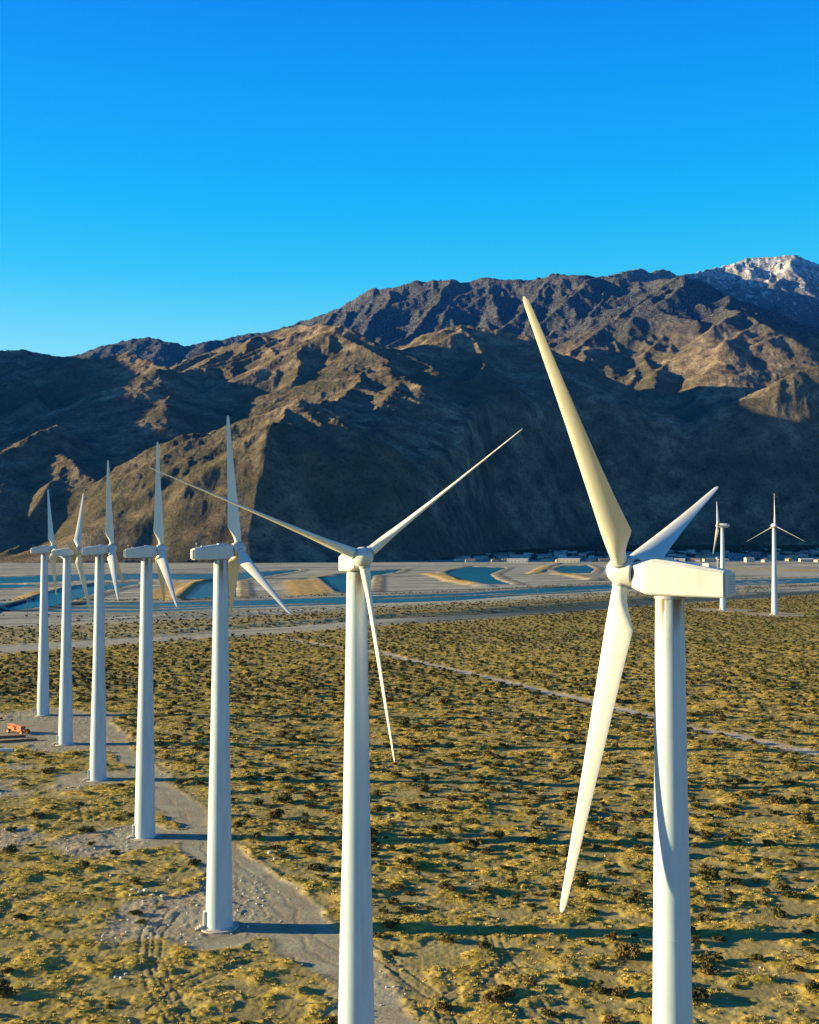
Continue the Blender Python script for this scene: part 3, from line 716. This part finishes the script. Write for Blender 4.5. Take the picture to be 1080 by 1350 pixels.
def bush_mesh(name, seed, w=1.0, h=.62, nl=620, ls=.085, core=True):
    r = np.random.default_rng(seed); nc = 11
    cen = np.stack([r.normal(0, .31, nc)*w, r.normal(0, .31, nc)*w, r.uniform(.18, .62, nc)*h], -1); rad = r.uniform(.26, .46, nc)*w
    V = []; Fc = []
    for i in range(nl):
        c = cen[r.integers(nc)]; k = r.integers(nc); c = cen[k]
        d = r.normal(size=3); d /= np.linalg.norm(d); d[2] = abs(d[2])*.9-.12
        p = c + d*rad[k]*r.uniform(.55, 1.08)*np.array([1, 1, h/w*.95])
        p[2] = max(p[2], .02)
        s = ls*r.uniform(.6, 1.5); a = r.normal(size=3); a /= np.linalg.norm(a); bb = np.cross(a, d + .4*r.normal(size=3)); bb /= np.linalg.norm(bb)+1e-6
        j = len(V); V += [p-a*s, p+a*s*.2+bb*s*.8, p+a*s*1.1, p-bb*s*.6]; Fc.append((j, j+1, j+2, j+3))
    return mesh_np(name, np.array(V), np.array(Fc))
def stem_mesh(seed, w=1.0, h=.62):
    r = random.Random(seed); bm = bmesh.new()
    for i in range(12):
        a = r.uniform(0, 6.28); d = r.uniform(.25, .8)*w
        e = (math.cos(a)*d, math.sin(a)*d, h*r.uniform(.55, 1.1)); mdl = (e[0]*.45, e[1]*.45, e[2]*.6)
        bar(bm, (0, 0, -.1), mdl, .03, .02, 4, False); bar(bm, mdl, e, .02, .006, 4, False)
    return bm_mesh('stems', bm)
def tuss_mesh(seed, n_=46):
    r = np.random.default_rng(seed); V = []; Fc = []
    for i in range(n_):
        a = r.uniform(0, 6.28); rd = abs(r.normal(0, .42)); p = np.array([math.cos(a)*rd, math.sin(a)*rd, -.03])
        out_ = np.array([math.cos(a), math.sin(a), 0])*r.uniform(.05, .35) + np.array([r.normal(0, .1), r.normal(0, .1), r.uniform(.10, .28)])
        sd_ = np.array([-out_[1], out_[0], 0]); sd_ = sd_/(np.linalg.norm(sd_)+1e-6)*r.uniform(.05, .11)
        j = len(V); V += [p-sd_, p+sd_, p+out_]; Fc.append((j, j+1, j+2))
    return mesh_np('tussock', np.array(V), np.array(Fc))
NB = 8
bushes = [bush_mesh('creosote', 200+i, 1.0, [.78, .86, .7, .95, .74, .82, .66, 1.0][i], 760, .08) for i in range(NB)]
stems = [stem_mesh(300+i) for i in range(NB)]
for q in bushes: q.materials.append(M_leaf)
for q in stems: q.materials.append(M_stem)
tuss = [tuss_mesh(400+i) for i in range(5)]
for q in tuss: q.materials.append(M_tuss)
# candidate spots on a jittered grid over the plain, inside and just around the view
def scatter(ymin, ymax, cell, seed, margin=1.12):
    r = np.random.default_rng(seed); P = []
    y = ymin
    while y < ymax:
        hw = y*.389*margin + 8; m_ = int(2*hw/cell)
        P.append(np.stack([-hw+cell*(np.arange(m_)+r.uniform(0, 1, m_)), np.full(m_, y)+r.uniform(0, cell, m_)], -1)); y += cell
    return np.concatenate(P)
P = scatter(84, 1500, 3.9, 5)
fd = ground_fields(P[:, 0], P[:, 1])
cl = fbm(P[:, 0]*.02, P[:, 1]*.02, 3, 151)
prob = np.clip(.54 + .5*(cl-.42), .36, .75)*fd['field']*(1-fd['road'])*(1-fd['path'])
prob = np.where(fd['left'] > .5, prob*.22, prob)*np.where(P[:, 1] < 150, .7, 1.0)*np.where(P[:, 1] > 330, 1.3, 1)
prob = np.maximum(prob, fd['strip']*.5*(P[:, 1] > 500))
prob = np.where(P[:, 1] > 600, np.maximum(prob, .55*sst(72, 78, fd['cv'])*sst(104, 92, fd['cv']) + .30*sst(-150, -140, fd['cv'])*sst(-95, -110, fd['cv'])*(cl > .45)), prob)*(1-fd['pond'])
keep = (rng.random(len(P)) < prob) & (fd['droad'] > 1.5)
P = P[keep]; Z = fd['h'][keep]; lft = fd['left'][keep]; dr_ = fd['droad'][keep]
S = np.clip(rng.lognormal(math.log(1.05), .28, len(P)), .55, 2.5)
S = S*np.where(P[:, 1] > 450, .8, .94)
pxs, pys = to_px(P[:, 0], P[:, 1], Z)
inv = (pxs > 2) & (pxs < 1078) & (pys < 1346) & (pys > 700)
size = S/P[:, 1]*np.where(inv, 1, 0)
order = np.argsort(-size)
big = order[:298]; bigset = np.zeros(len(P), bool); bigset[big] = True
# wording that places each bush by what stands near it in the view
COLS = [(60, 'left of the first tower'), (122, 'between the second and third towers'), (190, 'between the third and fourth towers'), (285, 'between the fourth and fifth towers'),
        (375, 'right of the fifth tower'), (466, 'left of the middle tower'), (560, 'right of the middle tower'), (660, 'in the middle of the flat'), (760, 'left of the nearest rotor'),
        (882, 'left of the nearest tower'), (985, 'right of the nearest tower'), (2000, 'by the right edge')]
ROWS = [(1010, 'level with the middle blade tip'), (1065, "level with the third tower's base"), (1130, "level with the fourth tower's base"), (1190, 'just above the lowest blade tip'),
        (1240, "level with the fifth tower's base"), (1295, "below the fifth tower's base"), (2000, 'at the bottom edge')]
ORD = 'first second third fourth fifth sixth seventh eighth ninth tenth eleventh twelfth thirteenth fourteenth fifteenth sixteenth seventeenth eighteenth nineteenth twentieth'.split()
cells = {}
for i in big:
    c_ = next(t for v, t in COLS if pxs[i] < v); r_ = next(t for v, t in ROWS if pys[i] < v); cells.setdefault((c_, r_), []).append(i)
blabel = {}
for (c_, r_), L_ in cells.items():
    L_ = sorted(L_, key=lambda i: pxs[i])
    for k_, i in enumerate(L_):
        wd = 'dark lone bush' if len(L_) == 1 else ('leftmost bush' if k_ == 0 else ('rightmost bush' if k_ == len(L_)-1 else f'{ORD[min(k_, 19)]} bush from left'))
        blabel[i] = f'{wd}, {c_}, {r_}'
def bush_label(i, rank): return blabel[i]
for rank, i in enumerate(big):
    v = int(i) % NB
    ob = bpy.data.objects.new('desert_bush', bushes[v]); C.objects.link(ob)
    s = float(S[i]); ob.location = (P[i, 0], P[i, 1], Z[i]-.04); ob.scale = (s, s*rng.uniform(.85, 1.15), s*rng.uniform(.85, 1.2)); ob.rotation_euler = (0, 0, rng.uniform(0, 6.28))
    tag(ob, bush_label(i, rank), 'bush', 'dark bushes dotted over the desert plain')
    st = bpy.data.objects.new('stems', stems[v]); C.objects.link(st); st.parent = ob
def gn_scatter(name, pts, rot, scl, variants, ids):
    col_ = bpy.data.collections.new(name+'_variants')
    for q in variants:
        o_ = bpy.data.objects.new('variant', q); col_.objects.link(o_)
    me = bpy.data.meshes.new(name); me.vertices.add(len(pts)); me.vertices.foreach_set('co', np.asarray(pts, np.float32).ravel()); me.update()
    for nm, arr in (('rz', rot), ('sc', scl)):
        a = me.attributes.new(nm, 'FLOAT', 'POINT'); a.data.foreach_set('value', np.asarray(arr, np.float32))
    a = me.attributes.new('vid', 'INT', 'POINT'); a.data.foreach_set('value', np.asarray(ids, np.int32))
    ob = link(name, me); ng = bpy.data.node_groups.new(name, 'GeometryNodeTree')
    ng.interface.new_socket('Geometry', in_out='INPUT', socket_type='NodeSocketGeometry'); ng.interface.new_socket('Geometry', in_out='OUTPUT', socket_type='NodeSocketGeometry')
    gi = ng.nodes.new('NodeGroupInput'); go = ng.nodes.new('NodeGroupOutput'); ip = ng.nodes.new('GeometryNodeInstanceOnPoints'); ci_ = ng.nodes.new('GeometryNodeCollectionInfo')
    ci_.inputs['Collection'].default_value = col_; ci_.inputs['Separate Children'].default_value = True; ci_.inputs['Reset Children'].default_value = True
    def at_(nm, ty):
        q = ng.nodes.new('GeometryNodeInputNamedAttribute'); q.data_type = ty; q.inputs[0].default_value = nm; return q.outputs['Attribute']
    ip.inputs['Pick Instance'].default_value = True
    cx = ng.nodes.new('ShaderNodeCombineXYZ'); ng.links.new(at_('rz', 'FLOAT'), cx.inputs[2])
    ng.links.new(gi.outputs[0], ip.inputs['Points']); ng.links.new(ci_.outputs[0], ip.inputs['Instance']); ng.links.new(at_('vid', 'INT'), ip.inputs['Instance Index'])
    ng.links.new(cx.outputs[0], ip.inputs['Rotation']); ng.links.new(at_('sc', 'FLOAT'), ip.inputs['Scale']); ng.links.new(ip.outputs[0], go.inputs[0])
    md = ob.modifiers.new('scatter', 'NODES'); md.node_group = ng
    return ob
rest = ~bigset
Pr = np.column_stack([P[rest], Z[rest]-.04])
far_b = [bush_mesh('far_creosote', 500+i, 1.0, .78+.05*i, 190, .17) for i in range(4)]
for q in far_b: q.materials.append(M_leaf)
ids = np.where(Pr[:, 1] < 330, rng.integers(0, NB, len(Pr)), NB+rng.integers(0, 4, len(Pr)))
ob = gn_scatter('scrub', Pr, rng.uniform(0, 6.28, len(Pr)), S[rest], bushes+far_b, ids)
tag(ob, 'countless small dark bushes covering the desert plain towards the riverbed', 'scrub', kind='stuff')
# dry grass tussocks
T = scatter(86, 520, .9, 9)
T = T[rng.random(len(T)) < np.clip(260/T[:, 1], .12, 1)**1.3]
fd = ground_fields(T[:, 0], T[:, 1])
pr = np.clip(fd['veg']*1.1-.1, 0, 1)*.75 + .03*(1-fd['road'])*(1-fd['river'])
kp = rng.random(len(T)) < pr
T = np.column_stack([T[kp], fd['h'][kp]])
ob = gn_scatter('dry_grass', T, rng.uniform(0, 6.28, len(T)), rng.uniform(.35, .85, len(T))*np.where(T[:, 1] > 250, 1.25, 1), tuss, rng.integers(0, 5, len(T)))
tag(ob, 'golden dry grass tufts covering the hummocky desert floor', 'grass', kind='stuff')
print('bushes', len(P), 'tussocks', len(T))

# ------------------------------------------------------------------ rocks
def rock_mesh(seed):
    r = random.Random(seed); bm = bmesh.new(); bmesh.ops.create_icosphere(bm, subdivisions=2, radius=.5)
    for v in bm.verts: v.co *= r.uniform(.78, 1.15)
    for v in bm.verts: v.co.z *= .65
    return bm_mesh('rock', bm)
M_rock = plain('pale_rock', (.55, .50, .43), .9, .3, 4)
rocks = [rock_mesh(i) for i in range(4)]
for q in rocks: q.materials.append(M_rock)
for k_, (px_, py_, s) in enumerate([(176,1176,.9),(184,1180,.7),(192,1178,1.1),(201,1182,.8),(208,1176,.6),(172,1184,.6),(214,1186,.7),(102,1192,.6),(146,1156,.5),(160,1290,.6),(166,1284,.5),(152,1288,.5),(712,1092,.6),(356,1128,1.0),(362,1133,.7)]):
    q = gp(px_, py_); z = float(ground_h(q[0], q[1])[0])
    ob = bpy.data.objects.new('rock', rocks[k_ % 4]); C.objects.link(ob); ob.location = (q[0], q[1], z+.1*s); ob.scale = (s, s*.8, s*.9); ob.rotation_euler = (0, 0, k_)
    lab = ('second', 'third', 'fourth', 'fifth', 'sixth', 'leftmost', 'rightmost')[k_] + ' pale rock of the small cluster left of the fifth tower' if k_ < 7 else ({7: 'pale rock alone in the grass left of the fourth tower', 8: 'pale rock alone in the grass just below the fourth tower'}.get(k_, ('', 'rightmost', 'leftmost', 'middle')[{9: 3, 10: 1, 11: 2}.get(k_, 0)] + ' of three pale rocks at the bottom left') if k_ < 12 else ('small pale rock alone among bushes by the dirt road, right of the towers' if k_ == 12 else 'pale rock on the verge right of the dirt road'))
    tag(ob, lab, 'rock', 'pale rocks lying on the ground')
Q = scatter(100, 330, 1.3, 77); fd = ground_fields(Q[:, 0], Q[:, 1])
kp = rng.random(len(Q)) < (fd['worn']*.30 + .010*(1-fd['road']))
Q = np.column_stack([Q[kp], fd['h'][kp]+.02])
ob = gn_scatter('gravel', Q, rng.uniform(0, 6.28, len(Q)), rng.uniform(.12, .42, len(Q)), rocks, rng.integers(0, 4, len(Q)))
tag(ob, 'loose pale stones scattered over the worn ground', 'gravel', kind='stuff')

# ------------------------------------------------------------------ orange machinery
M_or = plain('orange_paint', (.72, .17, .025), .5, .22, 1.5)
M_rust = plain('rusty_steel', (.17, .085, .045), .8, .3, 2)
M_tyre = plain('tyre_rubber', (.03, .03, .03), .8, .2, 4)
def bx(name, parent, mt, *boxes, bev=.04):
    bm = bmesh.new()
    for q in boxes: box(bm, *q)
    bmesh.ops.bevel(bm, geom=[e for e in bm.edges], offset=bev, segments=1, affect='EDGES')
    return link(name, bm_mesh(name, bm), parent, mt)
q = gp(23, 966); root = bpy.data.objects.new('crane_carrier', None); C.objects.link(root)
root.location = (q[0], q[1], float(ground_h(q[0], q[1])[0])+.05); root.rotation_euler = (0, 0, R(-32)); root.scale = (1.2, 1.1, .82)
tag(root, 'derelict orange crane carriage with one big wheel, lying beside the second tower', 'machinery')
bx('chassis', root, M_or, (-3.2, 3.0, -.75, -.5, .75, 1.05), (-3.2, 3.0, .5, .75, .75, 1.05), (-3.0, -2.8, -.5, .5, .78, 1.0), (-1, -.8, -.5, .5, .78, 1.0), (1.2, 1.4, -.5, .5, .78, 1.0))
cab = bx('cab', root, M_or, (.6, 2.0, -.7, .7, 1.06, 2.5)); bx('window', cab, M_dark, (.8, 1.8, -.73, -.702, 1.6, 2.3), (2.002, 2.03, -.5, .5, 1.6, 2.3), bev=.005)
bx('engine_cover', root, M_or, (-2.6, -.4, -.65, .65, 1.06, 1.85), (-1.9, -1.2, -.4, .4, 1.852, 2.3))
bm = bmesh.new()
for s_ in (-.35, .35):
    bar(bm, (-3.1, s_, 2.0), (2.9, s_, 1.2), .09); bar(bm, (-3.1, s_, 2.75), (.2, s_, 2.35), .07)
    for i in range(6): bar(bm, (-3.0+i*.6, s_, 1.98-i*.08), (-2.7+i*.6, s_, 2.68-i*.07), .05, n=6)
for i in range(5): bar(bm, (-3.0+i*.8, -.35, 2.0-i*.1), (-3.0+i*.8, .35, 2.0-i*.1), .05, n=6)
link('boom', bm_mesh('boom', bm), root, M_or)
for k_, (wx_, wy_) in enumerate(((2.4, -.95), (2.4, .95), (-2.2, .95), (-2.2, -.95))):
    bm = bmesh.new(); M = Matrix.Translation((wx_, wy_, .72)) @ Matrix.Rotation(R(90), 4, 'X')
    lathe(bm, [(-.2, .42), (-.2, .68), (-.12, .74), (.12, .74), (.2, .68), (.2, .42)], 24, M); wh = link('wheel', bm_mesh('wheel', bm, True, R(40)), root, M_tyre)
    bm = bmesh.new(); lathe(bm, [(-.15, 0), (-.15, .43), (.16, .43), (.12, .2), (.22, .18), (.22, 0)], 20, M); link('rim', bm_mesh('rim', bm), wh, M_or)
M_beam = plain('weathered_timber', (.16, .10, .07), .85, .3, 2)
for k_, (px_, py_, az, L, lab) in enumerate(((10, 972, 14, 9, 'upper of the two long rusty beams below the orange crane carriage'), (22, 977, 22, 10, 'lower of the two long rusty beams below the orange crane carriage'))):
    q = gp(px_, py_); z = float(ground_h(q[0], q[1])[0])
    bm = bmesh.new(); box(bm, -L/2, L/2, -.25, .25, .0, .12); box(bm, -L/2, L/2, -.25, .25, .48, .6); box(bm, -L/2, L/2, -.06, .06, .122, .478)
    o_ = link('steel_beam', bm_mesh('steel_beam', bm), None, M_rust); o_.location = (q[0], q[1], z); o_.rotation_euler = (0, 0, R(az)); tag(o_, lab, 'beam', 'rusty beams')
q = gp(30, 966); 
q = gp(4, 992); bm = bmesh.new(); lathe(bm, [(-2.6, .30), (-2.6, .42), (2.6, .42), (2.6, .30), (-2.6, .30)], 20, Matrix.Rotation(R(90), 4, 'Y') )
o_ = link('pipe', bm_mesh('pipe', bm, True, R(40)), None, M_white); o_.location = (q[0], q[1], float(ground_h(q[0], q[1])[0])+.42); o_.rotation_euler = (0, 0, R(6))
tag(o_, 'short white pipe lying on the dirt at the left edge', 'pipe')

# ------------------------------------------------------------------ utility poles
M_pole = plain('pole_wood', (.13, .09, .06), .85, .2, 3)
bm = bmesh.new(); bar(bm, (0, 0, -.5), (0, 0, 12), .20, .13, 8); pole_me = bm_mesh('pole', bm); pole_me.materials.append(M_pole)
bm = bmesh.new(); box(bm, -1.3, 1.3, -.10, .10, 11.0, 11.2)
arm_me = bm_mesh('crossarm', bm); arm_me.materials.append(M_pole)
bm = bmesh.new()
for xx in (-1.2, -.5, .5, 1.2): lathe(bm, [(11.2, 0), (11.2, .07), (11.45, .07), (11.45, 0)], 6, Matrix.Translation((xx, 0, 0)))
ins_me = bm_mesh('insulator', bm); ins_me.materials.append(M_grey)
for px_, py_ in ((36, 812), (94, 815), (327, 807), (418, 815), (504, 780), (601, 808), (709, 801), (739, 768), (808, 800), (980, 789)):
    q = gp(px_, py_); r_ = bpy.data.objects.new('utility_pole', None); C.objects.link(r_); r_.location = (q[0], q[1], float(ground_h(q[0], q[1])[0])); r_.rotation_euler = (0, 0, R(25))
    for nm, me_ in (('pole', pole_me), ('crossarm', arm_me), ('insulator', ins_me)):
        c_ = bpy.data.objects.new(nm, me_); C.objects.link(c_); c_.parent = r_
    w_ = ORD[[36, 94, 327, 418, 504, 601, 709, 739, 808, 980].index(px_)]
    tag(r_, f'{w_} thin wooden utility pole from the left along the pale riverbed', 'utility pole', 'utility poles along the riverbed')

# ------------------------------------------------------------------ far town and its trees
wall_cols = [(.42, .40, .37), (.30, .25, .19), (.36, .36, .35), (.20, .15, .11), (.40, .37, .30)]
roof_cols = [(.20, .13, .10), (.30, .28, .26), (.55, .53, .50), (.26, .16, .10)]
M_wall = [plain('stucco', c, .9, .1, .5) for c in wall_cols]; M_roof = [plain('roofing', c, .9, .15, .5) for c in roof_cols]
M_pane = plain('window_glass', (.03, .04, .05), .2, .1, 1)
def house_meshes(L, W, H, rh):
    bm = bmesh.new(); box(bm, -L/2, L/2, -W/2, W/2, -1, H); wl = bm_mesh('wall', bm)
    bm = bmesh.new(); e = .4
    a = [bm.verts.new(p) for p in ((-L/2-e, -W/2-e, H+.003), (L/2+e, -W/2-e, H+.003), (L/2+e, W/2+e, H+.003), (-L/2-e, W/2+e, H+.003), (-L/2-e, 0, H+rh), (L/2+e, 0, H+rh))]
    for f in ((0, 1, 5, 4), (2, 3, 4, 5), (0, 4, 3), (1, 2, 5), (3, 2, 1, 0)): bm.faces.new([a[i] for i in f])
    rf = bm_mesh('roof', bm); wn = []
    for i in range(max(2, int(L/5))):
        x = -L/2+2+i*(L-4)/max(1, int(L/5)-1); bm = bmesh.new(); box(bm, x-.7, x+.7, -W/2-.06, -W/2-.003, 1.0, 2.2); wn.append(bm_mesh('window', bm))
    return wl, rf, wn
HS = [house_meshes(*q) for q in ((16, 10, 3.4, 1.8), (22, 11, 3.6, 1.2), (14, 9, 5.6, 1.9), (34, 14, 5.0, .8), (18, 9, 3.2, 1.4))]
town_r = random.Random(5); taken = []; cnt = 0
spots_t = [(683, 741.5, 3, 2, 2), (652, 741, 1, 1, 3), (737, 741, 0, 1, 3), (751, 741.3, 3, 4, 2), (942, 739.5, 3, 4, 2), (985, 739.5, 1, 1, 0), (620, 741.3, 0, 0, 0)]
while cnt < 135:
    if cnt < len(spots_t): px_, py_, k_, mw, mr = spots_t[cnt]
    else:
        px_ = town_r.uniform(588, 1090); py_ = 713.6 + 71585/town_r.uniform(2570, 3650); k_ = town_r.choice((0, 0, 1, 2, 4)); mw = town_r.randrange(5); mr = town_r.randrange(4)
    q = gp(px_, py_)
    if any(abs(q[0]-t[0]) < 26 and abs(q[1]-t[1]) < 30 for t in taken): 
        if cnt >= len(spots_t): continue
    taken.append(q); cnt += 1
    wl, rf, wn = HS[k_]; z = float(ground_h(q[0], q[1])[0])
    o_ = bpy.data.objects.new('house', None); C.objects.link(o_); o_.location = (q[0], q[1], z); o_.rotation_euler = (0, 0, R(town_r.choice((0, 0, 90, 12, -15)))); o_.scale = (1.5, 1.5, 1.7)
    def part(nm, me_, mt):
        if me_.materials and me_.materials[0] != mt: me_ = me_.copy(); me_.materials.clear()
        if not me_.materials: me_.materials.append(mt)
        c_ = bpy.data.objects.new(nm, me_); C.objects.link(c_); c_.parent = o_; return c_
    part('wall', wl, M_wall[mw]); part('roof', rf, M_roof[mr])
    if k_ == 3 or cnt < 30:
        for w_ in wn: part('window', w_, M_pane)
    if k_ == 3: lab = {1: 'long white low building at the town edge, left of the big upright blade', 4: 'long pale building among houses just left of the big spinner', 5: 'long pale building right behind the rear of the big nacelle'}.get(cnt, 'long pale building in the far town')
    elif px_ < 810: lab = 'small house in the far town left of the nearest turbine'
    else: lab = 'small house in the far town right of the big spinner'
    if k_ != 3: lab = ('white', 'tan', 'pale grey', 'brown', 'cream')[mw] + ' ' + ('gabled', 'long', 'tall', '', 'low')[k_] + ' house with ' + ('dark brown', 'grey', 'pale', 'reddish')[mr] + ' roof in far town ' + ('left of nearest rotor' if px_ < 700 else ('beside nearest rotor' if px_ < 830 else ('behind the big nacelle' if px_ < 965 else 'by the right edge')))
    tag(o_, lab, 'house', 'houses of the far town at the mountain foot')
M_tree = leaf_mat('town_tree_leaf', [(.1, (.02, .03, .01)), (.5, (.04, .055, .018)), (1, (.07, .07, .025))])
def tree_mesh(seed):
    r = np.random.default_rng(seed); V = []; Fc = []
    cen = np.stack([r.normal(0, 1.6, 7), r.normal(0, 1.6, 7), r.uniform(2.5, 6.5, 7)], -1)
    for i in range(110):
        c = cen[r.integers(7)]; p = c + r.normal(0, 1.0, 3); a = r.normal(size=3)*.8; b_ = r.normal(size=3)*.8; j = len(V); V += [p-a, p+b_, p+a, p-b_]; Fc.append((j, j+1, j+2, j+3))
    j = len(V); V += [np.array(q) for q in ((-.3, 0, -1), (.3, 0, -1), (.15, 0, 4), (-.15, 0, 4), (0, -.3, -1), (0, .3, -1), (0, .15, 4), (0, -.15, 4))]; Fc += [(j, j+1, j+2, j+3), (j+4, j+5, j+6, j+7)]
    return mesh_np('tree', np.array(V), np.array(Fc))
trees = [tree_mesh(i) for i in range(4)]
for q in trees: q.materials.append(M_tree)
TP = []
while len(TP) < 5200:
    px_ = town_r.uniform(560, 1140); d_ = town_r.triangular(2560, 4500, 3900) if px_ > 640 else town_r.uniform(2600, 3300)
    q = ((px_-540)/F_PX*d_, d_)
    if any(abs(q[0]-t[0]) < 11 and -14 < t[1]-q[1] < 26 for t in taken): continue
    if vnoise(np.array([q[0]*.012]), np.array([q[1]*.006]), 5)[0] < (.62 if q[1] < 3500 else .12): continue
    TP.append((q[0], q[1], 0))
TP = np.array(TP); TP[:, 2] = ground_h(TP[:, 0], TP[:, 1])
ob = gn_scatter('town_trees', TP, rng.uniform(0, 6.28, len(TP)), rng.uniform(.6, 1.3, len(TP))*np.where(TP[:, 1] < 3500, .8, 1.25), trees, rng.integers(0, 4, len(TP)))
tag(ob, 'dark belt of trees around the far town at the mountain foot', 'trees', kind='stuff')
